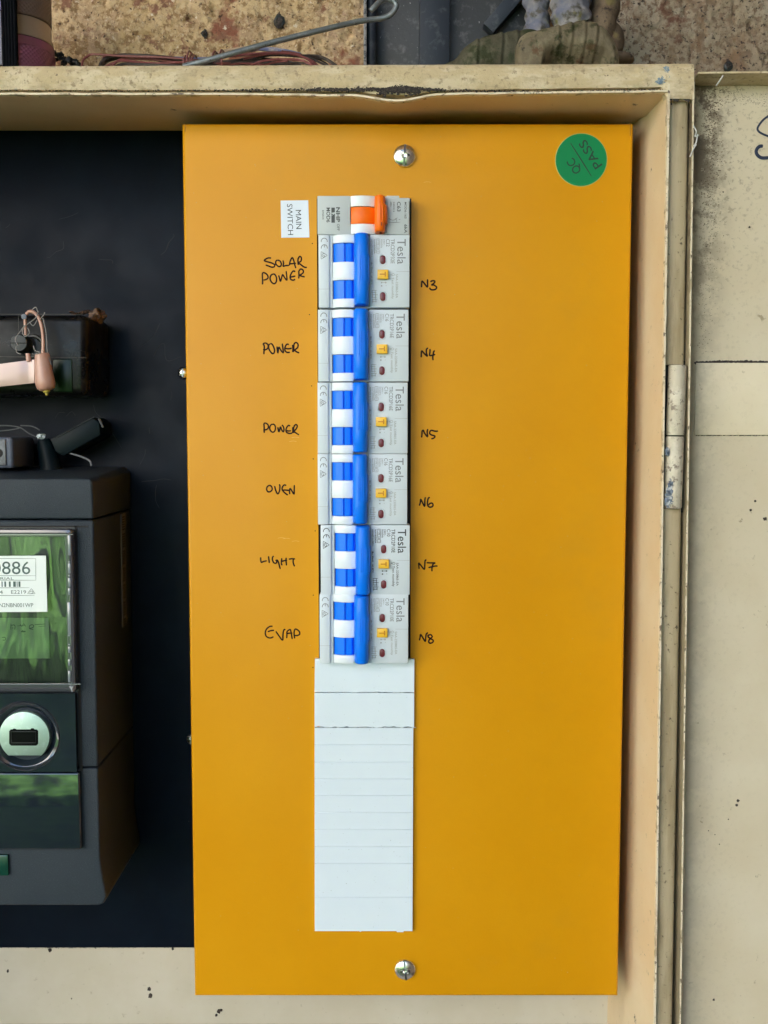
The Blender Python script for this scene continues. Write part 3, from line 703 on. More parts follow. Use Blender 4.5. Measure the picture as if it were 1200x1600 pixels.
hand('N7', [[(195, 480), (190, 380), (190, 295), (270, 390), (360, 490), (375, 350), (385, 220), (430, 195)], [(430, 285), (560, 290), (700, 292), (640, 320), (610, 400), (598, 480), (600, 555)], [(485, 440), (600, 410), (700, 388), (775, 388)]], 645, 865, 20, .00080)
hand('N8', [[(205, 515), (230, 410), (245, 325), (310, 420), (390, 545), (405, 420), (420, 320), (475, 265)], [(600, 375), (560, 335), (480, 355), (490, 410), (560, 460), (635, 510), (620, 570), (550, 600), (500, 570), (510, 500), (560, 450), (605, 400), (600, 370)]], 645, 975, 20, .00080)
b = MB()
for (x, y) in ((488, 380.5), (483.5, 491.5), (487, 603), (489.5, 717), (492.5, 829.5), (489.5, 930), (489, 1043)):
    c = P(x, y, 0); b.blob((c.x, 0, c.z), (.0003, .0001, .0003), 2, .4, 2, y)
b.build('pen_dots', MARK, cov, kind='stuff')
b = MB(); rnd = random.Random(44)  # dust and grit settled on the paint
for k in range(260):
    c = P(rnd.uniform(292, 960), rnd.uniform(200, 1550), 0)
    if hx0 - .004 < c.x < hx1 + .004 and c.z > hz0 - .002: continue
    q = rnd.uniform(.00006, .00016); b.blob((c.x, 0, c.z), (q * rnd.uniform(1, 2.2), q * .5, q), 1, .4, 2, k)
b.build('dust_specks', mat('dust', (.50, .38, .20), .9), cov, kind='stuff')
b = MB()                        # faint rub marks
for (x, y) in ((458, 690), (462, 684), (448, 842), (440, 841), (462, 846), (668, 285)):
    c = P(x, y, 0); b.stroke([(c.x - .002, c.z), (c.x, c.z + .0003), (c.x + .0018, c.z)], .0002, -.00002, .00003)
b.build('rub_marks', mat('rubbed_paint', (.75, .42, .10), .6), cov, kind='stuff')

# ================================================================== BREAKERS
FY = -.0050                     # front face plane
def capsule(cu, cv, w_, h_, n=8):
    r_ = w_ / 2; pts = []
    for k in range(n + 1): t = R(180 * k / n); pts.append((cu + r_ * math.cos(t), cv - (h_ / 2 - r_) - r_ * math.sin(t)))
    for k in range(n + 1): t = R(180 + 180 * k / n); pts.append((cu + r_ * math.cos(t), cv + (h_ / 2 - r_) - r_ * math.sin(t)))
    return pts
KU, KV = .000982, .000974
def rcbo(loc, model, amp, lab, dark=False, first=None):
    r_ = root('circuit_breaker', loc, lab, 'circuit breaker', 'two pole breakers with blue levers in the column')
    ox, oy, oz = loc
    def U(u): return ox + u * KU
    def V(v): return oz - v * KV
    def bx(b, u0, u1, v0, v1, y0, y1, bev=0): b.box(U(u0), U(u1), y0 * .001, y1 * .001, V(v1), V(v0), bev)
    if first is not None:       # shared meshes for the alike parts
        for ch in first.children:
            if ch.name.split('.')[0] == 'printed_text': continue
            c = ch.copy(); COL.objects.link(c); c.parent = r_
            for g in ch.children: d = g.copy(); COL.objects.link(d); d.parent = c
    else:
        b = MB()
        bx(b, .15, 44.85, .1, 35.9, -.2, 5.0)
        bx(b, 0, 5.3, .12, 35.88, -5.0, -.2, .00030)
        bx(b, 5.3, 6.8, .12, 35.88, -3.8, -.2)
        bx(b, 6.8, 25.4, .12, 35.88, -1.0, -.2)
        bx(b, 25.4, 45, .12, 35.88, -5.0, -.2, .00035)
        for cv in (12.4, 30.5):   # raised surround of the indicator windows
            b.loft([[(U(x), -.0050, V(y)) for x, y in capsule(31.8, cv, 4.0, 5.6)], [(U(x), -.0053, V(y)) for x, y in capsule(31.8, cv, 3.7, 5.3)], [(U(x), -.0053, V(y)) for x, y in capsule(31.8, cv, 3.0, 4.6)], [(U(x), -.00505, V(y)) for x, y in capsule(31.8, cv, 2.8, 4.4)]], caps=False)
        b.build('body', WHITE, r_)
        for u0, u1, v0, y0 in ((38.5, 45.02, 18.1, -5.02), (-.02, 5.3, 26.7, -5.02)):   # the seams between the two halves
            b = MB(); bx(b, u0, u1, v0, v0 + .12, y0, -4.0); b.build('half_seam', INKL, r_, smoothang=0)
        for (v0, v1) in ((.15, 4.2), (13.5, 22.4), (31.6, 35.85)):
            arc = []
            for k in range(13):
                u = 6.9 + 10.8 * k / 12; yy = 4.5 - math.sqrt(max(0, 10.9 ** 2 - (u - 14.2) ** 2)); arc.append((U(u), yy * .001))
            poly = arc + [(U(17.7), -.0010), (U(6.9), -.0010)]
            b = MB(); b.loft([[(x, y, V(v0)) for x, y in poly], [(x, y, V(v1)) for x, y in poly]], True, .00022, 2)
            if v1 == 22.4: b.box(U(7), U(17.5), -.0060, -.0059, V(17.95), V(18.02))
            b.build('lever_surround', WHITEC, r_, smoothang=30)
        for (v0, v1) in ((4.2, 13.5), (22.4, 31.6)):
            poly = []
            for k in range(15):
                u = 7.4 + 10.4 * k / 14; yy = 4.5 - math.sqrt(10.2 ** 2 - (u - 14.2) ** 2)
                if 13.0 < u < 13.9 or u > 16.6: yy += .9
                poly.append((U(u), yy * .001))
            poly += [(U(17.8), -.0010), (U(7.4), -.0010)]
            b = MB(); b.loft([[(x, y, V(v0 + .15)) for x, y in poly], [(x, y, V(v1 - .15)) for x, y in poly]])
            lv = b.build('lever', BLUE, r_, smoothang=25)
            b = MB(); bx(b, 13.1, 13.8, v0 + .2, v1 - .2, -4.95, -4.7); bx(b, 16.6, 17.7, v0 + .2, v1 - .2, -4.4, -4.1); bx(b, 7.2, 7.6, v0 + .2, v1 - .2, -3.2, -1.2)
            b.build('lever_groove', BLUED, lv)
        b = MB(); secs = []       # the bar that joins both levers
        for v, ins, ex in ((.2, .9, 0), (.5, .35, 0), (1.1, .1, 0), (9.6, 0, 0), (11.0, 0, .45), (23.6, 0, .45), (25.0, 0, 0), (34.2, .1, 0), (34.8, .35, 0), (35.1, .9, 0)):
            a0, a1, top = 17.6 + ins, 25.0 - ins * .6 + ex, -12.2 + ins * 1.4
            pl = [(a0, -2.0), (a0, -7.0), (a0 + .5, top + 1.8), (a0 + 1.5, top + .5), (a0 + 2.8, top), (a1 - 2.6, top), (a1 - 1.2, top + .6), (a1 - .35, top + 1.9), (a1, -6.0), (a1, -5.2), (a1 - 2, -2.0)]
            secs.append([(U(u), y * .001, V(v)) for u, y in pl])
        b.loft(secs); bar = b.build('joining_bar', BLUE, r_, smoothang=40)
        for k in range(6):
            b = MB(); u = 20.6 + k * .78; yy = -12.35 + (0 if u < 22.6 else (u - 22.6) ** 1.4 * .55)
            bx(b, u, u + .38, 11.4, 23.4, yy, yy + .6, .00008); b.build('grip_rib', BLUE, bar)
        for cv in (12.4, 30.5):
            b = MB(); b.loft([[(U(x), -.0040, V(y)) for x, y in capsule(31.8, cv, 2.7, 4.3)], [(U(x), -.0051, V(y)) for x, y in capsule(31.8, cv, 2.7, 4.3)], [(U(x), -.0052, V(y)) for x, y in capsule(31.8, cv, 2.3, 3.9)]])
            b.build('indicator_window', MAROON, r_)
        b = MB(); bx(b, 29.1, 34.5, 17.5, 22.1, -7.2, -4.5, .00035); tb = b.build('test_button', AMBER, r_)
        b = MB(); bx(b, 32.7, 33.3, 18.6, 21.0, -7.26, -7.1); bx(b, 30.3, 32.7, 19.5, 20.1, -7.26, -7.1); b.build('engraved_letter', AMBERD, tb, label='letter T', smoothang=0)
    # print, set reading downwards
    I1, I2 = (INKD, INKD) if dark else (INK, INKL)
    T = lambda b, s, u, v, L_, h_, bold=0: b.add_text(s, U(u), V(v), L_ * KV, h_ * KU, FY - .00002, rot=90, bold=bold)
    b = MB(); T(b, 'Tesla', 38.9, 2.2, 12.3, 4.2, .004); T(b, model, 35.7, 2.2, 12.0, 1.9, .008); T(b, amp, 33.4, 2.2, 3.7, 1.8, .008)
    b.build('printed_text', I1, r_, label='Tesla ' + model + ' ' + amp, smoothang=0)
    b = MB()
    T(b, '240V~', 32.0, 2.2, 3.6, .9, .01); T(b, '50/60Hz', 30.8, 2.2, 4.4, .9, .01); T(b, 'TYPE A', 29.0, 2.6, 4.0, .9, .01); T(b, 'Icn=6000A', 27.3, 2.4, 7.0, .9, .015); T(b, 'AS/NZS 61009.1', 25.9, 2.2, 8.6, .9, .02)
    T(b, 'I\u0394n 30mA', 25.9, 13.4, 5.6, .9, .02); T(b, 'tA 40\u00b0C', 25.9, 20.2, 4.4, .9, .02)
    T(b, 'SAA-220865-EA', 38.2, 19.4, 11.8, 1.15, .008); T(b, 'Test monthly', 36.2, 21.0, 10.6, 1.15, .008)
    z_ = FY - .00002
    for (u, v, u2, v2) in ((28.6, 2.2, 28.6, 6.9), (30.3, 2.2, 30.3, 6.9), (28.6, 2.2, 30.3, 2.2), (28.6, 6.9, 30.3, 6.9), (28.6, 7.5, 30.3, 7.5), (28.6, 9.1, 30.3, 9.1), (28.6, 7.5, 28.6, 9.1), (30.3, 7.5, 30.3, 9.1), (29.0, 8.3, 29.9, 8.3),
                           (26.2, 27.4, 29.0, 27.4), (26.0, 28.4, 28.6, 28.4), (26.2, 29.6, 29.4, 29.6), (26.0, 30.8, 28.8, 30.8), (26.6, 27.4, 26.6, 30.8), (28.2, 27.4, 28.2, 31.6), (26.2, 31.8, 29.2, 31.8), (26.2, 33.0, 28.8, 33.0), (26.8, 31.8, 26.8, 33.8), (28.4, 31.8, 28.4, 33.4),
                           (31.0, 23.6, 33.8, 23.6), (31.1, 23.3, 31.1, 23.9), (33.2, 23.3, 33.2, 23.9), (31.2, 25.0, 31.2, 25.5), (33.4, 24.9, 33.4, 25.3)):
        b.stroke([(U(u), V(v)), (U(u2), V(v2))], .00026, z_, .00002)
    for (u, v, s_) in ((31.2, 23.6, .7), (33.2, 23.6, .7), (31.2, 25.2, .7)): b.box(U(u - s_ / 2), U(u + s_ / 2), z_ - .00003, z_, V(v + s_ / 2), V(v - s_ / 2))
    b.stroke([(U(36.3), V(19.6)), (U(37.0), V(19.1)), (U(37.6), V(19.6)), (U(37.2), V(20.2)), (U(36.3), V(20.0)), (U(35.6), V(19.6)), (U(36.3), V(19.4))], .0002, z_, .00002)
    b.build('printed_text', I2, r_, label='small rating text and circuit symbol', smoothang=0)
    b = MB(); wd_ = .00036
    cc = [(U(2.9 + 1.5 * math.cos(R(t))), V(3.4 + -1.6 * math.sin(R(t)))) for t in range(-10, 191, 20)]
    b.stroke([(x, z) for x, z in cc], wd_, z_, .00002)
    cc = [(U(2.9 + 1.5 * math.cos(R(t))), V(6.6 + -1.6 * math.sin(R(t)))) for t in range(-10, 191, 20)]
    b.stroke([(x, z) for x, z in cc], wd_, z_, .00002); b.stroke([(U(2.9), V(5.1)), (U(2.9), V(6.4))], wd_, z_, .00002)
    tri = [(4.4, 10.2), (1.3, 8.3), (1.3, 12.1), (4.4, 10.2)]
    for i in range(3): b.stroke([(U(tri[i][0]), V(tri[i][1])), (U(tri[i + 1][0]), V(tri[i + 1][1]))], .00030, z_, .00002)
    b.stroke([(U(2.9), V(9.5)), (U(2.2), V(9.4)), (U(1.8), V(10.2)), (U(2.2), V(11.0)), (U(2.9), V(10.9)), (U(2.9), V(10.2)), (U(2.3), V(10.2))], .00028, z_, .00002)
    b.build('printed_text', I1, r_, label='CE mark and triangle mark', smoothang=0)
    return r_
TOPZ = [.0969, .0611, .0258, -.0092, -.0443, -.0788]
LX = [-.0318, -.0322, -.0326, -.0327, -.0314, -.0321]
MD = [('TRCD2P32E', 'C32'), ('TRCD2P16E', 'C16'), ('TRCD2P16E', 'C16'), ('TRCD2P16E', 'C16'), ('TRCD2P10E', 'C10'), ('TRCD2P10E', 'C10')]
LB = ['white breaker with blue levers rated C32, beside the handwritten SOLAR POWER and N3',
      'white breaker with blue levers rated C16, beside the handwritten N4',
      'white breaker with blue levers rated C16, beside the handwritten N5',
      'white breaker with blue levers rated C16, beside the handwritten OVEN and N6',
      'white breaker with blue levers and darker black print, beside the handwritten LIGHT',
      'lowest white breaker with blue levers, faint C10 print, beside the handwritten EVAP']
first = None
for i in range(6):
    o = rcbo((LX[i], 0, TOPZ[i]), MD[i][0], MD[i][1], LB[i], dark=(i == 4), first=first)
    if i == 0: first = o
# main switch
def mainswitch():
    loc = (-.0322, 0, .1153); ox, _, oz = loc
    r_ = root('main_switch', loc, 'grey white single main switch with orange lever at the top of the breaker column', 'main switch')
    ku = .0450 / 142.; kv = .0184 / 59.                     # photo-pixel units inside the switch
    U = lambda u: ox + u * ku
    V = lambda v: oz - v * kv
    def bx(b, u0, u1, v0, v1, y0, y1, bev=0, seg=2): b.box(U(u0), U(u1), y0 * .001, y1 * .001, V(v1), V(v0), bev, seg)
    b = MB(); bx(b, .5, 141.5, .5, 59, -.2, 5.0); bx(b, 0, 50, 0, 59, -5, -.2, .0003); bx(b, 50, 105, .3, 58.8, -1, -.2); bx(b, 105, 140, 3, 59, -5, -.2, .0004); bx(b, 88, 105, .3, 58.8, -3.5, -.2)
    bx(b, 105, 125, -.6, 4, -4.6, -2, .0004)
    b.build('body', GREYW, r_)
    def drum(v0, v1, rad, m_, nm, lab=None, u0=50.5, u1=88):
        arc = []
        for k in range(15):
            u = u0 + (u1 - u0) * k / 14; um = (u - 68) * ku * 1000; yy = 4.5 - math.sqrt(rad ** 2 - um ** 2); arc.append((U(u), yy * .001))
        poly = arc + [(U(u1), -.0010), (U(u0), -.0010)]
        b = MB(); b.loft([[(x, y, V(v0)) for x, y in poly], [(x, y, V(v1)) for x, y in poly]], True, .0002, 2); return b.build(nm, m_, r_, label=lab, smoothang=30)
    drum(.6, 16.8, 11.2, WHITEC, 'lever_surround'); drum(43.4, 58.6, 11.2, WHITEC, 'lever_surround')
    drum(17.4, 42.8, 10.6, ORANGE, 'lever', 'orange lever drum', 51, 90)
    b = MB(); secs = []
    for v, ins, ex in ((1.4, 4, 0), (2.2, 1.5, 0), (4, .4, 0), (15, .2, 0), (17, 0, 2.8), (43, 0, 2.8), (45, .2, 0), (55, .4, 0), (57.0, 1.5, 0), (57.8, 4, 0)):
        a0, a1, top = 87 + ins, 104 - ins + ex, -11.0 + ins * .4
        pl = [(a0, -2), (a0, -8), (a0 + 1.2, top + 1.6), (a0 + 4, top + .3), (a0 + 7, top), (a1 - 7, top), (a1 - 3.5, top + .4), (a1 - 1, top + 1.8), (a1, -7), (a1 - 1, -2)]
        secs.append([(U(u), y * .001, V(v)) for u, y in pl])
    b.loft(secs); bar = b.build('lever_bar', ORANGE, r_, smoothang=40)
    for u in (95, 98.7, 102.4):
        b = MB(); yy = -11.4 if u < 102 else -10.4; bx(b, u, u + 1.9, 18, 42, yy, yy + 1.2, .00012); b.build('grip_rib', ORANGE, bar)
    b = MB(); bx(b, 96.8, 98.6, 44, 49, -11.06, -10.8); b.build('bar_pit', mat('orange_pit', (.35, .05, .004), .5), bar)
    T = lambda b, s, u, v, L_, h_, bold=0: b.add_text(s, U(u), V(v), L_ * kv, h_ * ku, FY - .00002, rot=90, bold=bold)
    b = MB(); T(b, 'NHP', 28.4, 17.5, 22.5, 6.0, .03); T(b, 'MOD6', 13.6, 18, 22.5, 6.0, .02); T(b, 'OFF', 29.8, 43, 10.2, 4.0, .0); T(b, 'EFS024', 7.2, 22, 14, 2.6, .01)
    for tri in ([(21.3, 18), (26.6, 18), (26.6, 25), (21.3, 26)], [(21.3, 31), (26.6, 27), (26.6, 41), (21.3, 41)], [(21.3, 26.5), (24, 28.3), (21.3, 30.5)]):
        b.prism([(U(u), V(v)) for u, v in tri], FY - .00004, FY)
    b.build('printed_text', INKD if False else mat('charcoal_print', (.07, .08, .085), .6), r_, label='NHP MOD6 OFF with a block logo', smoothang=0)
    b = MB(); T(b, 'C63', 121.5, 9, 15, 5.6, .02); T(b, '6kA', 132.5, 43.5, 13.5, 4.6, .02); T(b, 'MOD6-163', 132.8, 9.5, 25, 3.4, .01); T(b, '230V~', 111, 9, 8, 2.6, .02); T(b, '240/415', 115.5, 9, 15.5, 2.4, .01)
    for p_ in ([(108, 34), (114, 37), (119, 36), (122, 33)], [(108, 40.5), (126, 40.5)], [(121, 35), (121, 40)], [(124, 36), (126.5, 36)], [(119, 34), (119, 36)]):
        b.stroke([(U(u), V(v)) for u, v in p_], .0002, FY - .00002, .00002)
    b.build('printed_text', mat('charcoal_print_fine', (.10, .11, .12), .6), r_, label='C63 6kA MOD6-163', smoothang=0)
mainswitch()
for o in COL.objects:             # the faces stand well proud of the cover
    if o.name.split('.')[0] in ('circuit_breaker', 'main_switch'): o.location.y -= .0042

# blank filler strips below the breakers
BLY = -.0022
def blank(name_lab, ys, gl=None, notch=False, jag=0, seed=0):
    lx = lambda py: P(492 - (.6 if py > 1080 else 0) + (py - 1030) * .0008, py, BLY).x
    rx_ = lambda py: P(647.5 - (py - 1030) * .004 - (1.2 if py > 1137 else 0), py, BLY).x
    z0_, z1_ = P(600, ys[0], BLY).z, P(600, ys[-1], BLY).z
    r_ = root('blank_filler', ((lx(ys[0]) + rx_(ys[0])) / 2, 0, z1_), name_lab, 'blank filler', gl)
    rnd = random.Random(seed)
    for a_, b_ in zip(ys[:-1], ys[1:]):
        g_ = .00008
        zt, zb = P(600, a_, BLY).z - g_, P(600, b_, BLY).z + g_
        last = b_ == ys[-1]; firsts = a_ == ys[0]
        pl = []
        if notch and firsts:
            pl += [(lx(a_), zt), (-.0318, zt), (-.0318, zt - .0018), (.0114, zt - .0018), (.0114, zt), (rx_(a_), zt)]
        else: pl += [(lx(a_), zt), (rx_(a_), zt)]
        if last and jag:
            xa, xb = lx(b_), rx_(b_); n = 34
            for k in range(n + 1):
                t = k / n; pl.append((xb + (xa - xb) * t, zb + jag * (.35 * noise.noise(Vector((t * 9, seed, 0))) + .5 * max(0, noise.noise(Vector((t * 26, seed, 2)))))))
        elif last and not jag:
            xa, xb = lx(b_), rx_(b_)
            for t, d in ((0, 0), (.09, 0), (.092, -.0006), (.16, -.0006), (.165, 0), (.52, 0), (.53, -.0004), (.55, 0), (1, 0)): pl.append((xb + (xa - xb) * t, zb + d))
        else: pl += [(rx_(b_), zb), (lx(b_), zb)]
        b = MB(); b.prism(pl, BLY, .0011 if not (notch and firsts) else .0, 0)
        # soften only the front outline a little
        o_ = b.build('filler_segment', BLANK, r_, smoothang=25)
        bv = o_.modifiers.new('soft', 'BEVEL'); bv.width = .00014; bv.segments = 2; bv.limit_method = 'ANGLE'; bv.angle_limit = R(50)
    b = MB(); b.box(lx(ys[0]) + .0006, rx_(ys[0]) - .0006, BLY + .00035, BLY + .0008, z1_ + .0006, z0_ - (.003 if notch else .0006)); b.build('score_backing', BLANK, r_, smoothang=0)
    if jag:
        b = MB()
        for k in range(16):
            t = rnd.random(); x = lx(ys[-1]) + (rx_(ys[-1]) - lx(ys[-1])) * t
            b.blob((x, BLY, z1_ + rnd.uniform(-.0002, .0005)), (rnd.uniform(.0004, .0014), .0002, .00018), 1, .5, 2, k)
        b.build('torn_burr', WHITEC, r_)
G = 'white blank fillers below the breakers'
blank('white blank filler directly under the lowest breaker, with a ragged lower edge', [1029.5, 1082], G, True, .0019, 3)
blank('white blank filler with ragged lower edge, second piece below the breakers', [1082.6, 1136.5], G, False, .0019, 8)
blank('long white blank filler scored into ten strips, lowest in the column', [1137.2, 1163.7, 1190.7, 1217, 1243, 1269.4, 1296.3, 1322.9, 1349.3, 1401.8, 1455.3], G)

# ================================================================== METER
MY = -.020
def meter():
    base = P(0, 1415, MY)
    r_ = root('electricity_meter', (-.20, BY, base.z), 'dark grey electricity meter with clear window, white serial label and round optical port', 'electricity meter')
    f_ = lambda pts, y=MY: [XZ(x, yy, y) for x, yy in pts]
    xl = -.275
    # top cap
    pf = f_([(139, 748), (144, 753), (146, 811)]); pf = [(xl, pf[0][1])] + pf + [(xl, pf[-1][1])]
    zt = P(0, 729, BY).z
    b = MB()
    fr_ = pf; bk = [(xl, zt)] + [(pf[1][0] - .0010, zt), (pf[2][0] + .001, zt - .003), (pf[3][0] + .0005, pf[3][1] + .0)] + [(xl, pf[-1][1])]
    b.loft([[(x, MY, z) for x, z in fr_], [(x, BY, z) for x, z in bk]], True, .0022, 4)
    b.build('top_cap', METER, r_, smoothang=40)
    # main body and skirt
    def seg(pts, nm, bev=.0012):
        b = MB(); q = f_(pts); q = [(xl, q[0][1])] + q + [(xl, q[-1][1])]
        b.loft([[(x, MY, z) for x, z in q], [(x, BY, z) for x, z in q]], True, bev, 3); return b.build(nm, METER, r_, smoothang=40)
    seg([(146, 813), (148, 900), (150.5, 1060), (153, 1199)], 'case')
    seg([(153, 1200.5), (155, 1290), (156, 1340), (159, 1365), (163, 1385), (166, 1402), (162, 1412), (154, 1415)], 'terminal_cover', .0010)
    # clear window in a recess
    wx = P(119, 900, MY).x
    wz1, wz0 = P(0, 824, MY).z, P(0, 1079, MY).z
    b = MB(); b.box(xl, wx, MY - .0004, MY + .001, wz0, wz1); disp = b.build('display_well', mat('dark_display_well', (.018, .028, .022), .35), r_, smoothang=0)
    # inner white label with print
    LYY = MY - .0060
    L4 = [XZ(x, y, LYY) for x, y in ((-60, 869), (71.5, 868.2), (74, 956), (-60, 956.8))]
    lb = MB().prism(L4, LYY, LYY + .00035).build('serial_label', mat('label_white', (.80, .86, .88), .4), r_, label='white label ending 886, SERIAL, E2219, NN2NBN001WP', smoothang=0)
    b = MB(); yy = LYY - .00002
    def tx(s, x0, x1, ybase, ytop, bold=0):
        A, B_ = P(x0, ybase, yy), P(x1, ybase, yy); h_ = A.z * -1 + P(x0, ytop, yy).z; b.add_text(s, A.x, A.z, B_.x - A.x, h_, yy, 0, bold)
    tx('0886', -12, 47.5, 897.3, 877.3, .0); tx('SERIAL', -10, 21.5, 905.8, 901.8); tx('E2219', 17.5, 40.8, 927.8, 922.2); tx('4', -1, 4.6, 927.8, 922.4); tx('NNN2NBN001WP', -14, 52, 948.6, 942.4)
    for (x0, x1) in ((2.6, 4), (7, 9.4), (14, 16.6), (20.8, 24.6), (26.3, 27.3), (29, 31.8)):
        q0, q1 = P(x0, 917, yy), P(x1, 908.5, yy); b.box(q0.x, q1.x, yy - .00003, yy, q0.z, q1.z)
    for p_ in ([(-20, 872.8), (55.8, 872.8)], [(55.8, 872.8), (56, 906.6)], [(-20, 899.6), (55.8, 899.6)], [(-20, 906.6), (56, 906.6)], [(-20, 918.6), (46, 918.3)], [(-20, 930.5), (54, 930.3)], [(43, 927.6), (49, 919.6)], [(49, 919.6), (55, 927.6)], [(43, 927.6), (55, 927.6)], [(46, 926), (49, 923.4), (52, 926), (49, 926.8)]):
        b.stroke([XZ(x, y, yy) for x, y in p_], .00022, yy, .00002)
    b.build('printed_text', mat('label_print', (.05, .10, .10), .5), lb, label='0886, SERIAL, bar code, 4 E2219, NN2NBN001WP', smoothang=0)
    # lcd
    LYY = MY - .0012
    l0, l1 = XZ(76.5, 965.5, LYY), XZ(78, 1029, LYY)
    lc = MB().box(xl, l0[0], LYY, LYY + .0005, l1[1], l0[1], .0002).build('lcd', LCD, r_, label='pale green display', smoothang=0)
    b = MB(); yy = LYY - .00002
    for p_, w_ in (([(17, 974), (17, 984)], .0004), ([(17.5, 977), (23, 977), (23, 984)], .0004), ([(20, 979), (20, 983)], .0003), ([(27, 978), (40, 977)], .0003), ([(31, 974.5), (34, 979), (37, 974.5), (40, 979)], .0003), ([(46, 982), (52, 980), (52, 976.5), (47, 977), (46, 982), (52, 983.5)], .0004), ([(54, 976), (71, 975)], .0004), ([(60, 979), (71, 978)], .0003), ([(33, 987), (40, 986.5)], .0008), ([(33, 987), (36, 984.5)], .0003), ([(3, 996), (8, 996), (8, 1000), (4, 1000)], .0004)):
        b.stroke([XZ(x, y, yy) for x, y in p_], w_, yy, .00002)
    b.build('display_marks', mat('lcd_marks', (.03, .08, .03), .5), lc, smoothang=0)
    # clear window sheet and its moulded rim
    GY = MY - .0055
    gx, gz1, gz0 = P(104, 900, GY).x, P(0, 836, GY).z, P(0, 1068, GY).z
    b = MB(); b._new([(xl, GY, gz0), (gx, GY, gz0), (gx, GY, gz1), (xl, GY, gz1)], [(0, 1, 2, 3)])
    b.build('window_pane', GLASSM, r_, smoothang=0, recalc=False)
    ox_, oz1, oz0 = P(117, 900, MY - .003).x, P(0, 826, MY - .003).z, P(0, 1079, MY - .003).z
    b = MB()
    def corner(x, z, k, n=5, r=.002): return [(x - r + r * math.sin(R(90 * i / n)), z - r + r * math.cos(R(90 * i / n))) if k > 0 else (x - r + r * math.cos(R(90 * i / n)), z + r - r * math.sin(R(90 * i / n))) for i in range(n + 1)]
    def ringsec(ins, y): return [(xl, y, oz1 - ins)] + [(x, y, z) for x, z in corner(ox_ - ins, oz1 - ins, 1, r=max(.0004, .002 - ins * .5))] + [(x, y, z) for x, z in corner(ox_ - ins, oz0 + ins, -1, r=max(.0003, .0008 - ins * .3))] + [(xl, y, oz0 + ins)]
    b.loft([ringsec(0, MY), ringsec(0, MY - .0045), ringsec(.0004, MY - .0056), ringsec(.0016, MY - .0060), ringsec(.0022, MY - .0056), ringsec(.0034, MY - .0056), ringsec(.0038, MY - .0053)], caps=False, closed=False)
    fr = b.build('window_frame', CLEAR, r_, label='clear moulded window frame', smoothang=20)
    b = MB()
    for i, (y0, y1) in enumerate(((836, 868), (877, 879), (880, 896), (898, 901), (903, 917), (919, 930), (941, 992), (992, 994), (1006, 1008), (1010, 1020), (1030, 1040), (1048, 1066))):
        q0, q1 = P(106.5, y1, MY - .0058), P(110.5, y0, MY - .0058); b.box(q0.x, q1.x, MY - .0062, MY - .0052, q0.z, q1.z, .0003)
    q0 = P(0, 835.5, MY - .006); b.box(xl, P(101, 0, MY).x, MY - .0059, MY - .0055, q0.z - .0001, q0.z + .0002)
    q0 = P(0, 1069, MY - .006); b.box(xl, P(108, 0, MY).x, MY - .0060, MY - .0054, q0.z - .0002, q0.z + .0002)
    b.build('moulded_rib', CLEARL, fr)
    b = MB(); c = P(115, 1074, MY - .004); b.blob((c.x, c.y - .001, c.z), (.0015, .002, .002), 2, .4, 2, 3); b.build('corner_clip', CLEARL, fr)
    # dark channel round the window and covers
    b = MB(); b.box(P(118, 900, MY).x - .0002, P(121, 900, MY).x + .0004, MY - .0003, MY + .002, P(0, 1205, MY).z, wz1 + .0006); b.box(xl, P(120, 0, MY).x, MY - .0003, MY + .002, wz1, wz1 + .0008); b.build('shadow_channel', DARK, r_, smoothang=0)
    # gloss plate with round recess for the port
    GP = MY - .0035
    c = P(38, 1150, GP); Rr = .0195
    x1_ = P(118.5, 1150, GP).x; z1_, z0_ = P(0, 1084, GP).z, P(0, 1206, GP).z; x0_ = xl
    n = 96; inner, outer = [], []
    angs = sorted([2 * math.pi * k / n for k in range(n)] + [math.atan2(zz - c.z, xx - c.x) % (2 * math.pi) for xx in (x0_, x1_) for zz in (z0_, z1_)])
    for t in angs:
        dx, dz = math.cos(t), math.sin(t)
        ts = []
        if dx > 1e-9: ts.append((x1_ - c.x) / dx)
        if dx < -1e-9: ts.append((x0_ - c.x) / dx)
        if dz > 1e-9: ts.append((z1_ - c.z) / dz)
        if dz < -1e-9: ts.append((z0_ - c.z) / dz)
        k = min(ts); outer.append((c.x + dx * k, c.z + dz * k)); inner.append((dx, dz))
    Rm = min(Rr, (z1_ - c.z) - .0006, (c.z - z0_) - .0004); Rr = Rm
    S = lambda pts, y: [(x, y, z) for x, z in pts]
    I = lambda r, y: [(c.x + dx * r, y, c.z + dz * r) for dx, dz in inner]
    b = MB(); b.loft([S(outer, MY + .001), S(outer, GP), I(Rr, GP), I(Rr - .0006, GP - .0004), I(Rr - .0014, GP + .0002), I(Rr - .0022, GP + .0006), I(Rr - .0040, GP + .0030), I(.0125, GP + .0040), I(.0122, GP + .0046)], caps=False)
    b.build('port_plate', GLOSS, r_, smoothang=25)
    # pale steel port disc with flat bottom and a notched slot
    rd = .01235; c2 = P(38, 1151, GP)
    zf = P(0, 1180.5, GP).z; t0 = math.degrees(math.asin((zf - c2.z) / rd))
    dpts = [(c2.x + rd * math.cos(R(t)), c2.z + rd * math.sin(R(t))) for t in [t0 + (180 - 2 * t0) * k / 60 for k in range(61)]]
    b = MB(); b.prism(dpts, GP - .0002, GP + .0044, .0003, 2); dsc = b.build('port_disc', PALEM, r_, label='pale metal port disc with a flat lower edge')
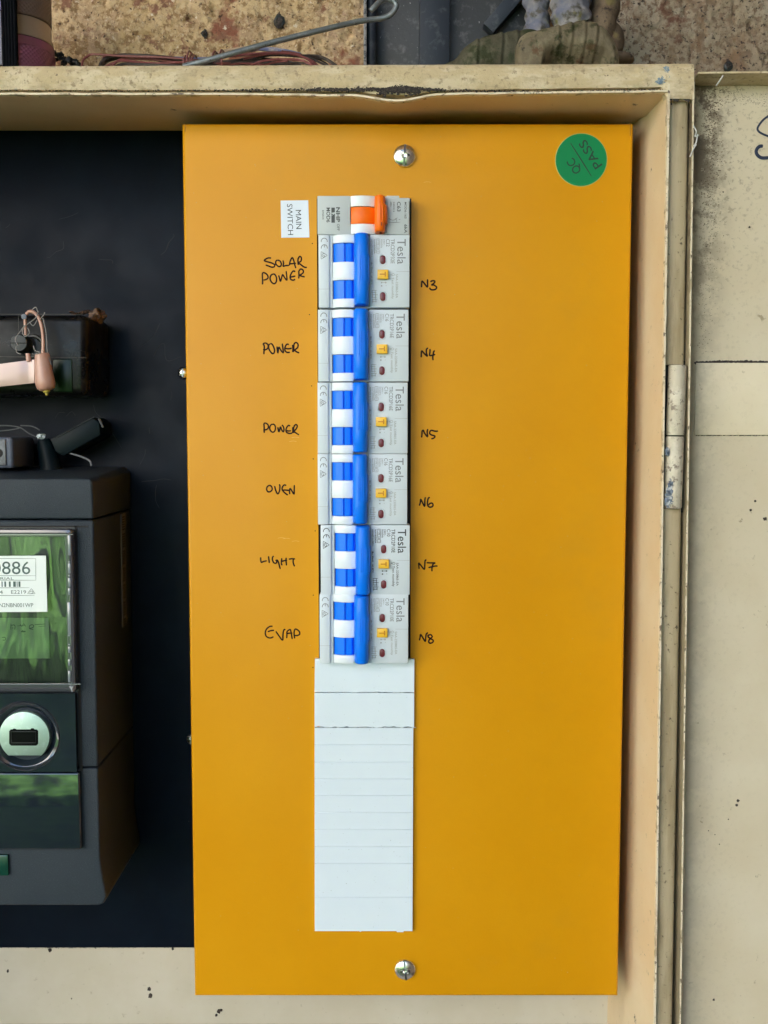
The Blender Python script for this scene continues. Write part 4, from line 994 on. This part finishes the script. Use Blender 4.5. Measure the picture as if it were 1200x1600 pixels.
    sl = [XZ(x, y, GP) for x, y in ((14.5, 1162), (14.5, 1142), (17, 1139.5), (20, 1139.5), (21, 1138.2), (24, 1138.2), (26, 1139.5), (48, 1139.5), (49, 1137.6), (53, 1137.6), (54, 1139.5), (58, 1139.5), (60, 1142), (60, 1162), (57, 1165), (17.5, 1165))]
    b = MB(); b.prism(sl, GP - .0004, GP + .002, .0002, 1)
    b.build('port_socket', mat('gloss_black_socket', (.004, .004, .005), .25, spec=.12), dsc)
    ins = [(c2.x + (x - c2.x) * .86 - .0, c2.z + (z - c2.z) * .80 + .0001) for x, z in [XZ(x, y, GP) for x, y in ((15, 1163), (15, 1141), (59.5, 1141), (59.5, 1163))]]
    b = MB(); b.tube([Vector((x, GP - .0005, z)) for x, z in ins + ins[:1]], .00025, 6); b.build('socket_rim', mat('dark_gloss_rim', (.05, .05, .055), .12, spec=.8), dsc)
    # lower gloss cover
    b = MB(); q = [XZ(x, y, GP) for x, y in ((124, 1207.5), (127, 1328))]
    b.loft([[(xl, GP, q[0][1]), (q[0][0], GP, q[0][1]), (q[1][0], GP, q[1][1]), (xl, GP, q[1][1])], [(xl, MY + .001, q[0][1]), (q[0][0], MY + .001, q[0][1]), (q[1][0], MY + .001, q[1][1]), (xl, MY + .001, q[1][1])]], True, .0009, 3)
    b.build('lower_cover', GLOSS, r_)
    q0, q1 = P(-20, 1368, MY - .001), P(13, 1335.5, MY - .001)
    MB().box(q0.x, q1.x, MY - .0016, MY + .001, q0.z, q1.z, .0006).build('seal_tab', mat('teal_green_tab', (.004, .05, .035), .25, spec=.7), r_)
    # side label with ruled marks
    sx = P(146, 900, MY).x + .0006
    z1s, z0s = P(191, 803, BY - .018).z, P(191, 978, BY - .018).z
    # placed on the right flank of the case
    xa, xb_ = P(147.6, 800, MY).x + .0002, P(149.8, 980, MY).x + .0002
    b = MB(); b.loft([[(xa - .0006, BY - .022, z1s), (xa, BY - .022, z1s), (xa, BY - .014, z1s), (xa - .0006, BY - .014, z1s)], [(xb_ - .0006, BY - .022, z0s), (xb_, BY - .022, z0s), (xb_, BY - .014, z0s), (xb_ - .0006, BY - .014, z0s)]]); sl_ = b.build('side_label', mat('grimy_label', (.10, .10, .10), .6), r_, smoothang=0)
    b = MB()
    for k in range(46):
        z = z0s + (z1s - z0s) * (k + .5) / 46
        xk = xa + (xb_ - xa) * (z1s - z) / (z1s - z0s)
        if k % 7 != 3: b.box(xk + .0000, xk + .00008, BY - .0205, BY - .0155, z, z + .0007)
    b.build('ruled_marks', DARK, sl_, smoothang=0)
meter()

# ================================================================== FUSE BOX WITH SEAL
def fusebox():
    FY2 = .012
    r_ = root('fuse_box', (P(0, 620, BY).x, BY, P(0, 620, BY).z), 'black bakelite fuse box with dusty top edge and glass panel painted with a green reflection on the board', 'fuse box')
    xl = -.275
    b = MB(); q = [XZ(x, y, FY2) for x, y in ((136, 492), (136, 618))]
    b.loft([[(xl, FY2, q[0][1]), (q[0][0], FY2, q[0][1]), (q[1][0], FY2, q[1][1]), (xl, FY2, q[1][1])], [(xl, BY, q[0][1] + .001), (q[0][0] + .001, BY, q[0][1] + .001), (q[1][0] + .001, BY, q[1][1]), (xl, BY, q[1][1])]], True, .004, 5)
    b.build('box_body', BAKE, r_)
    b = MB(); c = P(152, 491, FY2 + .02)
    for i in range(26):
        t = i / 25; p_ = P(112 + 48 * t, 488 + 2.5 * math.sin(t * 9) + t * 3, FY2 + .015 + .01 * t)
        b.blob((p_.x, p_.y, p_.z), (.0012, .003, .0006 + .0016 * t * t), 1, .6, 2, i)
    b.blob((c.x, c.y, c.z - .001), (.0040, .006, .0036), 3, .5, 2, 5); b.build('dusty_corner', RUSTY, r_)
    q0, q1 = P(84, 613, FY2), P(113, 561, FY2)
    MB().box(q0.x, q1.x, FY2 - .0006, FY2 + .001, q0.z, q1.z, .0006).build('glass_panel', mat('green_reflection_glass', (.003, .018, .005), .3, spec=.25), r_)  # green reflection put into the panel's own colour
    b = MB()
    for p_ in ([(-60, 556.5), (136, 559)], [(29, 492), (29, 520)], [(0, 491), (130, 491)], [(113, 562), (113, 613)]): b.stroke([XZ(x, y, FY2) for x, y in p_], .0003, FY2 - .00005, .0001)
    b.build('moulding_line', mat('moulding_line', (.06, .05, .045), .5), r_)
    # pivot with black knob
    kn = P(38, 538, FY2)
    MB().lathe((kn.x, FY2, kn.z), [(0, -.0085), (.0040, -.0083), (.0045, -.0075), (.0046, -.001), (.0058, 0)], 36).build('black_knob', mat('slotted_knob_plastic', (.018, .022, .026), .5, bump=[(600, 4, .0003, .6)]), r_)
    b = MB(); b.box(kn.x - .0042, kn.x + .0038, FY2 - .0088, FY2 - .0080, kn.z - .0003, kn.z + .0001); b.build('knob_slot', DARK, r_)
    MB().lathe((kn.x + .0045, FY2, kn.z - .001), [(.0040, 0), (.0048, -.0012), (.0056, -.0012), (.0062, 0)], 32).build('knob_ring', mat('dark_ring', (.03, .03, .03), .4), r_)
    # the pink seal hung over it
    s_ = root('cable_seal', tuple(P(70, 615, 0)), 'pink looped cable with bullet shaped sleeve and pale strap hung over the black fuse box', 'cable seal')
    yy = .000
    b = MB(); b.tube([P(x, y, yy) for x, y in smooth([(41, 491), (46, 487), (53, 488), (60, 496), (65, 510), (67.5, 530), (67, 556)])], .00085, 14)
    b.build('looped_cable', PINK, s_)
    b = MB(); b.tube([P(39, 494, yy), P(39.5, 510, yy), P(40, 524, yy)], [.0007, .00075, .0007], 12); b.build('pin', PINK, s_, label='upper pin above the knob')
    b = MB(); b.tube([P(43.5, 552, yy), P(44.5, 560, yy), P(45.5, 564.5, yy)], [.0011, .0013, .0012], 14); b.build('pin', PINK, s_, label='lower pin below the knob')
    b = MB(); c = P(38, 495, yy); b.lathe((c.x, yy - .001, c.z), [(0, 0), (.0013, .0002), (.0014, .0018), (0, .002)], 20); b.build('rivet', GREYB, s_)
    b = MB(); ax = [(66, 553.2, 9.5), (66.2, 554, 10.8), (67, 570, 12.6), (69.5, 590, 14.6), (71, 600, 15.0), (71.5, 606, 13.4), (72, 609.5, 9.8), (72.2, 610.5, 6)]
    b.tube([P(x, y, yy) for x, y, r in ax], [r * .00032 for x, y, r in ax], 32); b.build('bullet_sleeve', PINK, s_, smoothang=50)
    b = MB(); ax = [(72.5, 610, 5.5), (72.8, 613, 5), (73, 614, 2.8), (73.3, 617, 2.4), (73.5, 618, 1)]
    b.tube([P(x, y, yy) for x, y, r in ax], [r * .00032 for x, y, r in ax], 18); b.build('yellow_tip', YTIP, s_)
    b = MB(); secs = []
    for k in range(22):
        t = k / 21; x = -60 + 115 * t; bow = -.0006 * math.sin(t * 3) - .0015 * max(0, (t - .75)) * math.sin(t * 26)
        top, bot = 577 - 15 * (x + 60) / 115 * 1.0, 611 - 12.5 * (x + 60) / 115
        a_, c_ = P(x, top, yy + .001), P(x, bot, yy + .001)
        secs.append([a_ + Vector((0, bow - .0008, 0)), a_ + Vector((0, bow + .0008, 0)), c_ + Vector((0, bow + .0008, 0)), c_ + Vector((0, bow - .0008, -.0000)), (a_ * .1 + c_ * .9) + Vector((0, bow - .0010, 0)), (a_ * .5 + c_ * .5) + Vector((0, bow - .0012, 0)), (a_ * .9 + c_ * .1) + Vector((0, bow - .0010, 0))])
    b.loft(secs); b.build('pale_strap', PINKP, s_, smoothang=50)
    b = MB()
    for p_ in ([(28, 540), (24, 530), (30, 520), (38, 510), (48, 503), (56, 496), (60, 486)], [(38, 508), (35, 518), (39, 526), (46, 520), (43, 512)], [(62, 500), (68, 492), (70, 488)], [(67, 497), (72, 520), (74, 550), (80, 570)], [(25, 540), (26, 550), (32, 553)], [(52, 540), (55, 548), (62, 550), (56, 553), (50, 553)], [(59, 487), (56, 480), (50, 484)], [(46, 503), (52, 509), (58, 500)]):
        b.tube([P(x, y, yy - .001) for x, y in smooth(p_)], .00022, 4)
    b.build('cobweb_strand', WEB, r_)
fusebox()
# loose connectors above the meter
def loose():
    yy = .034
    a_ = root('meter_bracket', tuple(P(14, 728, .02)), 'small slate grey mounting bracket standing above the meter top', 'bracket')
    c0, c1 = P(-40, 728, .02), P(28, 683, .02)
    MB().box(c0.x, c1.x, .012, .045, c0.z - .001, c1.z, .0018, 3).build('bracket_body', GREYB, a_)
    q0, q1 = P(-30, 727, .012), P(9.5, 686, .012)
    MB().box(q0.x, q1.x, .0108, .0125, q0.z, q1.z, .0006).build('face_plate', mat('grey_face_plate', (.20, .21, .23), .45, layers=[(200, 4, .5, .7, (.12, .12, .13))]), a_)
    c = P(-2, 708, .011); MB().lathe((c.x, .0108, c.z), [(0, -.0002), (.0022, -.0002), (.0024, .001)], 24).build('hole', DARK, a_)
    t_ = root('dark_connector', tuple(P(78, 728, yy)), 'dark teal tubular connector with chipped white tip between bracket and meter', 'connector')
    b = MB(); pts = [P(80, 735, yy), P(74, 705, yy), (P(70, 695, yy)), P(68, 687, yy)]
    b.tube(pts, [.0058, .0050, .0042, .0030], 24); b.build('tube', TEAL, t_)
    b = MB(); c = P(66, 682, yy); b.blob((c.x, c.y - .002, c.z), (.0022, .002, .0014), 3, .5, 1.8, 4); b.build('white_tip', mat('chalky_white', (.55, .62, .66), .7), t_)
    b = MB()
    for p_ in ([(60, 684), (45, 677), (31, 668), (10, 665), (-20, 666)], [(62, 672), (50, 666), (32, 665)], [(30, 669), (15, 672), (-20, 675)]):
        b.tube([P(x, y, yy) for x, y in smooth(p_)], .00035, 6)
    b.build('thin_wire', mat('grey_wire', (.05, .055, .065), .5), t_)
    k_ = root('black_junction_block', tuple(P(120, 728, yy)), 'tilted black rectangular connector block above the meter with grey wire below', 'connector block')
    b = MB(); q = [XZ(x, y, yy) for x, y in ((84, 686), (148, 652), (160, 660), (162, 680), (105, 712), (92, 706))]
    b.prism(q, yy - .006, BY - .0005, .0008, 2); b.build('block', TEAL, k_)
    b = MB(); p0, p1 = P(88, 683.5, yy - .0065), P(147, 651.5, yy - .0065); b.tube([p0, p1], .0002, 5); p0, p1 = P(155, 654, yy - .006), P(161, 668, yy - .006); b.tube([p0, p1], .0007, 6); b.build('edge_ridge', mat('dusty_ridge', (.045, .05, .055), .7), k_)
    b = MB(); b.tube([P(x, y, yy - .004) for x, y in smooth([(104, 708), (112, 709), (128, 714), (140, 720), (143, 728)])], .0005, 8)
    c = P(107, 708, yy - .004); b.blob((c.x, c.y, c.z), (.001, .001, .0005), 2, .4, 2, 2)
    b.build('grey_wire', mat('light_grey_wire', (.16, .17, .19), .5), k_)
loose()

# ================================================================== THINGS ON TOP OF THE CABINET
ZT = ztop + .0002
def shelf():
    # torch with knurled grip
    cxt = P(24, 60, .02).x; R0 = .0182; cy = .022
    t_ = root('torch', (cxt, cy, ZT), 'purple and champagne knurled metal torch standing upright on the cabinet left end', 'torch')
    def knurl(z0, z1, r, m_, nm, amp=.00045):
        b = MB(); na, nz_ = 240, max(4, int((z1 - z0) / .00035)); secs = []
        for j in range(nz_ + 1):
            z = z0 + (z1 - z0) * j / nz_; sec = []
            for i in range(na):
                a_ = 2 * math.pi * i / na; s_ = a_ * r
                q = abs(math.sin((s_ + z) * math.pi / .0021)) * abs(math.sin((s_ - z) * math.pi / .0021))
                rr_ = r + amp * q * (0 if j in (0, nz_) else 1)
                sec.append((cxt + rr_ * math.cos(a_), cy + rr_ * math.sin(a_), z))
            secs.append(sec)
        b.loft(secs); b.build(nm, m_, t_, smoothang=80)
    zc = lambda py: P(30, py, cy - R0).z
    knurl(ZT, zc(65), R0, TORCHP, 'purple_grip')
    MB().lathe((cxt, cy, 0), [(0, zc(65)), (R0, zc(65)), (R0, zc(52) ), (R0 - .0008, zc(51.5))], 90, 'z').build('smooth_collar', TORCHP, t_)
    MB().lathe((cxt, cy, 0), [(R0 - .0008, zc(52)), (R0 - .0008, zc(50))], 90, 'z').build('groove_ring', DARK, t_)
    MB().lathe((cxt, cy, 0), [(R0 - .0006, zc(50.2)), (R0 - .0003, zc(49)), (R0 - .0004, zc(44)), (R0 - .0013, zc(39)), (R0 - .0013, zc(20)), (R0 - .0017, zc(17.4)), (R0 - .0022, zc(17.2))], 90, 'z').build('champagne_band', TORCHG, t_)
    MB().lathe((cxt, cy, 0), [(R0 - .0022, zc(17.6)), (R0 - .0022, zc(15.6))], 90, 'z').build('groove_ring', DARK, t_)
    knurl(zc(15.8), zc(-60), R0 - .0014, TORCHR, 'upper_grip')
    s_ = root('elastic_strap', (P(14, 100, 0).x, .0, ZT), 'black ribbed elastic strap hanging upright in front of the torch', 'strap')
    b = MB(); secs = []; x0, x1 = P(2.5, 60, -.001).x, P(25.5, 60, -.001).x; n = 40
    sec0 = []
    for i in range(n + 1):
        t = i / n; sec0.append((x0 + (x1 - x0) * t, -.0005 - .0005 * abs(math.sin(t * math.pi * 5))))
    sec0 += [(x1, .0015), (x0, .0015)]
    b.loft([[(x, y, ZT) for x, y in sec0], [(x - .0002, y, ZT + .06) for x, y in sec0]]); b.build('webbing', ELAST, s_)
    b = MB(); q0, q1 = P(-10, 15, .001), P(2.4, -30, .001); b.box(q0.x, q1.x, .001, .003, q0.z, q1.z, .0005); b.build('lilac_buckle', LILAC, s_)
    b = MB(); q0, q1 = P(-10, 101, .001), P(1.5, 17, .001); b.box(q0.x, q1.x, .001, .003, q0.z, q1.z, .0005); b.build('lilac_buckle', mat('lilac_grey', (.22, .21, .27), .5), s_)
    # crumpled black scrap
    r_ = root('rubber_scrap', tuple(P(105, 102, .03)), 'crumpled black rubber scrap between the torch and the wire bundle', 'scrap')
    b = MB(); rnd = random.Random(3)
    for k in range(34):
        t = rnd.random(); px = 85 + 42 * t; hgt = 22 * (1 - t) ** .8 * rnd.uniform(.3, 1); c = P(px, 103 - hgt, .03)
        b.blob((c.x, c.y + rnd.uniform(-.003, .003), c.z), (.0013, .0013, .0011), 2, .9, 2.5, k)
    b.build('crumpled_rubber', mat('black_rubber_scrap', (.012, .013, .017), .5), r_)
    # wire bundle
    w_ = root('wire_bundle', (P(330, 103, .01).x, .012, ZT), 'flat coil of maroon, dark brown and blue wires lying on the cabinet top', 'wire bundle')
    rnd = random.Random(12)
    def wire(pts, r, m_, y0=.008, dy=0):
        b = MB(); L_ = smooth(pts, 5); n = len(L_)
        V_ = []
        for i, (x, y) in enumerate(L_): V_.append(P(x, y, y0 + dy * math.sin(i / n * 3.1)))
        for v in V_: v.z = max(v.z, ZT + r)
        b.tube(V_, r, 7); b.build('wire', m_, w_)
    W_ = [([(128, 104), (130, 94), (137, 88), (148, 85), (200, 88), (260, 90), (330, 96)], .00055, WIREM, .001),
          ([(156, 104), (160, 96), (172, 89), (200, 86.5), (260, 90), (300, 98)], .00095, WIREK, .004),
          ([(158, 104), (168, 95), (190, 90), (230, 91), (290, 101)], .0009, WIREK, .007),
          ([(176, 103), (186, 94), (205, 92), (250, 94), (300, 100), (360, 99)], .0006, WIREM, .003),
          ([(165, 104), (176, 99), (190, 95), (215, 97), (250, 99), (300, 96)], .0006, WIREM, .002),
          ([(180, 104), (195, 100), (230, 101), (280, 103)], .0007, WIREK, .000),
          ([(160, 90), (190, 85.5), (230, 86.5), (275, 91), (310, 94)], .0006, WIREM, .010),
          ([(272, 91), (300, 92), (330, 91), (355, 84), (400, 77), (430, 79), (460, 86)], .0009, WIREB, .010),
          ([(270, 93), (310, 95), (345, 88), (380, 80), (420, 76), (450, 80), (470, 85)], .0008, WIREB, .014),
          ([(330, 85), (350, 80), (375, 76), (400, 74)], .0008, mat('tan_wire', (.42, .30, .22), .5), .008),
          ([(300, 97), (350, 97), (400, 92), (440, 96), (470, 102)], .0009, WIREK, .006),
          ([(300, 100), (350, 100), (400, 98), (440, 100), (455, 104)], .0010, WIREK, .003),
          ([(360, 88), (400, 84), (440, 82), (470, 88), (490, 97), (495, 105)], .0006, WIREM, .005),
          ([(380, 92), (420, 84), (455, 84), (480, 92), (492, 104)], .0006, WIREM, .002),
          ([(390, 104), (405, 97), (430, 93), (470, 94), (488, 103)], .0006, WIREM, -.002),
          ([(400, 90), (430, 86), (480, 90), (500, 98), (512, 104)], .0006, WIREK, .006),
          ([(470, 88), (495, 88), (512, 94), (525, 103)], .0009, WIREK, .009),
          ([(460, 86), (490, 90), (508, 98), (514, 104)], .0005, WIREK, .012),
          ([(420, 104), (436, 100), (460, 98), (480, 100), (486, 104)], .0005, WIREK, -.001),
          ([(340, 103), (380, 99), (410, 101), (430, 97), (450, 95)], .0005, WIREM, .000),
          ([(440, 80), (465, 84), (486, 93), (498, 104)], .0005, WIREM, .008)]
    for p_, r, m_, y0 in W_: wire(p_, r, m_, y0, .003)
    for (x, tp, bt) in ((289, 87, 104), (294, 80, 104), (298, 84, 104), (302, 86, 102), (334, 80, 98), (345, 78, 96), (348, 82, 104)):
        b = MB(); b.tube([P(x + q[0], q[1], q[2]) for q in smooth([(0, bt, -.002), (-2, (tp + bt) / 2, -.004), (1, tp, .002), (5, tp + 4, .008)])], .00048, 7); b.build('tie_turn', WIREM, w_)
    # steel rod with a loop
    r_ = root('steel_rod', tuple(P(292, 103, -.004)), 'bent grey steel rod with a looped end leaning across the wire bundle', 'steel rod')
    b = MB(); path = [(286, 104, -.004), (330, 92.5, -.004), (380, 78.5, -.002), (430, 65, .001), (500, 47.5, .006), (560, 33.5, .012), (590, 29.5, .014), (607, 25, .014), (617, 15, .014), (619, 7, .014), (613, 1, .014), (602, -1, .013), (592, 4, .011), (585, 11, .010), (579, 17, .010)]
    b.tube([P(*q) for q in smooth(path)], .00135, 16); b.build('rod', RODM, r_)
    # dark slatted panel behind
    c_ = root('plastic_crate', tuple(P(700, 103, .05)), 'dark slate plastic crate end with posts and diagonal brace behind the steel rod', 'crate')
    yb = .060
    def pn(nm, x0, x1, y0, y1, m_, bev=.0004, lab=None):
        q0, q1 = P(x0, 60, y0), P(x1, 60, y0); b = MB(); b.box(q0.x, q1.x, y0, y1, ZT, ZT + .075, bev); return b.build(nm, m_, c_, label=lab)
    pn('recessed_panel', 575, 840, .058, .062, CRATE, .0002)
    b = MB(); q = P(580, 60, .046); b.tube([Vector((q.x, .050, ZT)), Vector((q.x, .050, ZT + .075))], .0028, 18); b.build('round_post', CRATEP, c_)
    pn('highlight_strip', 568, 573, .044, .058, mat('pale_edge_highlight', (.22, .21, .22), .5, layers=[(600, 5, .5, .6, (.04, .04, .05))]), .0002)  # pale strip, the highlight on the post edge put into the colour
    pn('flat_post', 656, 703, .050, .058, CRATEP, .0006)
    b = MB(); q0, q1 = P(762, 48, .054), P(822, -22, .054); d = (q1 - q0).normalized(); n_ = Vector((-d.z, 0, d.x)) * .0036
    b.prism([((q0 + n_).x, (q0 + n_).z), ((q1 + n_).x, (q1 + n_).z), ((q1 - n_).x, (q1 - n_).z), ((q0 - n_).x, (q0 - n_).z)], .050, .058, .0004); b.build('diagonal_brace', CRATEP, c_)
    # weathered figurine: boots and trouser legs
    g_ = root('garden_figurine', tuple(P(850, 101, .02)), 'weathered garden figurine, mossy brown boots and faded blue trouser legs, standing on the cabinet', 'figurine')
    def merged(nm, blobs, m_, vox=.0006, disp=.00028, lab=None):
        b = MB()
        for (px, py, y, rx_, ry_, rz_) in blobs:
            c = P(px, py, y); b.blob((c.x, c.y, max(c.z, ZT + .0002)), (rx_ * .00033, ry_ * .001, rz_ * .00033), 3, .05, 1.5, px)
        for v in b.bm.verts: v.co.z = max(v.co.z, ZT)
        o = b.build(nm, m_, g_, label=lab)
        md = o.modifiers.new('r', 'REMESH'); md.mode = 'VOXEL'; md.voxel_size = vox; md.use_smooth_shade = True
        sm = o.modifiers.new('s', 'SMOOTH'); sm.iterations = 9; sm.factor = .6
        tx_ = bpy.data.textures.new(nm, 'CLOUDS'); tx_.noise_scale = .0025; tx_.noise_depth = 4
        dm = o.modifiers.new('d', 'DISPLACE'); dm.texture = tx_; dm.strength = disp; dm.texture_coords = 'LOCAL'; dm.mid_level = .5
        return o
    def boot(xs, tops, deps, yc, seed, lab, creases, arch, bm_=None):
        b = MB(); N = 110; M = 56; secs = []
        def ip(v, t):
            k = min(int(t), len(v) - 2); f_ = t - k; f_ = f_ * f_ * (3 - 2 * f_) if False else f_; return v[k] + (v[k + 1] - v[k]) * f_
        sx = smooth([(xs[i_], tops[i_], deps[i_]) for i_ in range(len(xs))], 12); q = len(sx)
        zb = ZT + .0003
        for (px, tp, dp) in sx:
            c = P(px, tp, yc - dp * .0006); h = max(c.z - zb, .0004); x = P(px, 90, yc).x; sec = []
            for m in range(M):
                a_ = 2 * math.pi * m / M; cy_, cz_ = math.cos(a_), math.sin(a_)
                e_ = .80
                yy_ = math.copysign(abs(cy_) ** e_, cy_) * dp * .001; zz = (math.copysign(abs(cz_) ** e_, cz_) * .5 + .5) * h
                pxl = px + (1 - zz / max(h, 1e-6)) * 6
                ridge = sum(.00045 * math.exp(-((pxl - cr) / 2.6) ** 2) - .0004 * math.exp(-((pxl - cr - 5) / 2.4) ** 2) for cr in creases)
                n_ = noise.noise(Vector((x * 260, yy_ * 260, zz * 260 + seed))) * .00022 + noise.noise(Vector((x * 90, yy_ * 90, zz * 90 + seed))) * .0005
                under = (.0115 * math.exp(-((zz / h - .20) / .24) ** 2) * max(0, min(1, (pxl - arch[0]) / 18)) * max(0, min(1, (arch[1] - pxl) / 14)) if yy_ < 0 and h > .003 else 0)
                g = (ridge + n_) * min(1, h / .004)
                sec.append((x, yc + yy_ + cy_ * g + under, zb + max(0, zz + cz_ * g)))
            secs.append(sec)
        b.loft(secs); return b.build('boot', bm_ or BOOT, g_, label=lab, smoothang=80)
    bf = boot([805, 807, 812, 822, 838, 860, 880, 900, 922, 940, 955, 963, 966], [80, 66, 55, 47, 42, 37, 33, 29, 30, 40, 60, 80, 92], [1.5, 6, 8.5, 10.5, 12, 12, 11.5, 11.5, 12, 11, 9, 6, .6], .001, 3, 'nearer boot with rounded toe', (868, 888, 908, 926), (846, 956))
    boot([694, 700, 712, 724, 738, 752, 770, 790, 812, 832, 845, 850], [101, 97, 89, 72, 61, 54, 49, 45, 42, 42, 50, 70], [.6, 3, 5, 7.5, 9.5, 10, 10, 9, 9, 8, 6, .6], .036, 9, 'farther boot pointing left', (744, 782, 806), (742, 800), mat('shaded_mossy_boot', (.050, .044, .026), .8, layers=[(70, 5, .42, .62, (.10, .092, .06)), (100, 6, .50, .60, (.026, .032, .009))], bump=[(500, 6, .0007, .9)]))  # mossy colour darkened as shade, to part it from the nearer boot
    def leg(pts, yc, seed, lab):
        b = MB(); b.tube([P(x, y, yc) for x, y, r_q in smooth(pts, 10)], [r_q * .00033 for x, y, r_q in smooth(pts, 10)], 44)
        for v in b.bm.verts:
            ax = P((pts[0][0] + pts[-1][0]) / 2, 20, yc).x; d = Vector((v.co.x - ax, v.co.y - yc, 0)).normalized()
            f_ = math.sin(v.co.z * 900 + 2.2 * noise.noise(Vector((v.co.x * 200, v.co.y * 200, seed)))) * .0005 + noise.noise(v.co * 220) * .0009
            v.co += d * f_
        b.build('trouser_leg', TROUS, g_, label=lab, smoothang=80)
    leg([(836, -40, 22), (836, -10, 20), (839, 20, 19), (840, 44, 21), (840, 64, 21)], .040, 4, 'farther faded blue trouser leg')
    leg([(893, -40, 34), (893, -10, 31), (891, 10, 29), (893, 28, 30), (897, 44, 27)], .024, 7, 'nearer trouser leg with pale hem')
    merged('rocky_support', [(940, 40, .030, 22, 9, 34), (945, 10, .032, 24, 9, 34), (955, 66, .034, 20, 9, 30), (962, 94, .030, 30, 9, 10), (940, -15, .034, 26, 10, 30)], mat('brown_rock_cast', (.10, .068, .045), .85, layers=[(60, 6, .45, .62, (.17, .12, .08)), (300, 6, .58, .66, (.05, .035, .03)), (110, 5, .6, .68, (.18, .14, .06))], bump=[(300, 6, .0012, .8)]), lab='brown rock moulded behind the legs')
shelf()
# wall plugs and holes in the masonry
def plug(px, py, r, lab, kind=0):
    c = P(px, py, WY); k_ = root('wall_plug', (c.x, WY, c.z), lab, 'wall plug')
    MB().lathe((c.x, WY, c.z), [(r, .002), (r, -.0016), (r * .6, -.0020), (r * .5, .001), (0, .0012)], 24).build('plug_sleeve', mat('teal_black_plug', (.015, .022, .026), .5), k_)
    b = MB(); b.blob((c.x, WY - .0008, c.z), (r * .9, .0014, r * 1.2), 2, .9, 2.5, px); b.build('plug_debris', GRIME, k_)
plug(437, 34, .0030, 'dark plug in the masonry above the wire bundle, larger one below the rod loop')
plug(320, 54, .0017, 'small dark plug in the masonry just above the wires')
plug(1137, 105, .0024, 'dark round plug in the masonry directly above the open door')
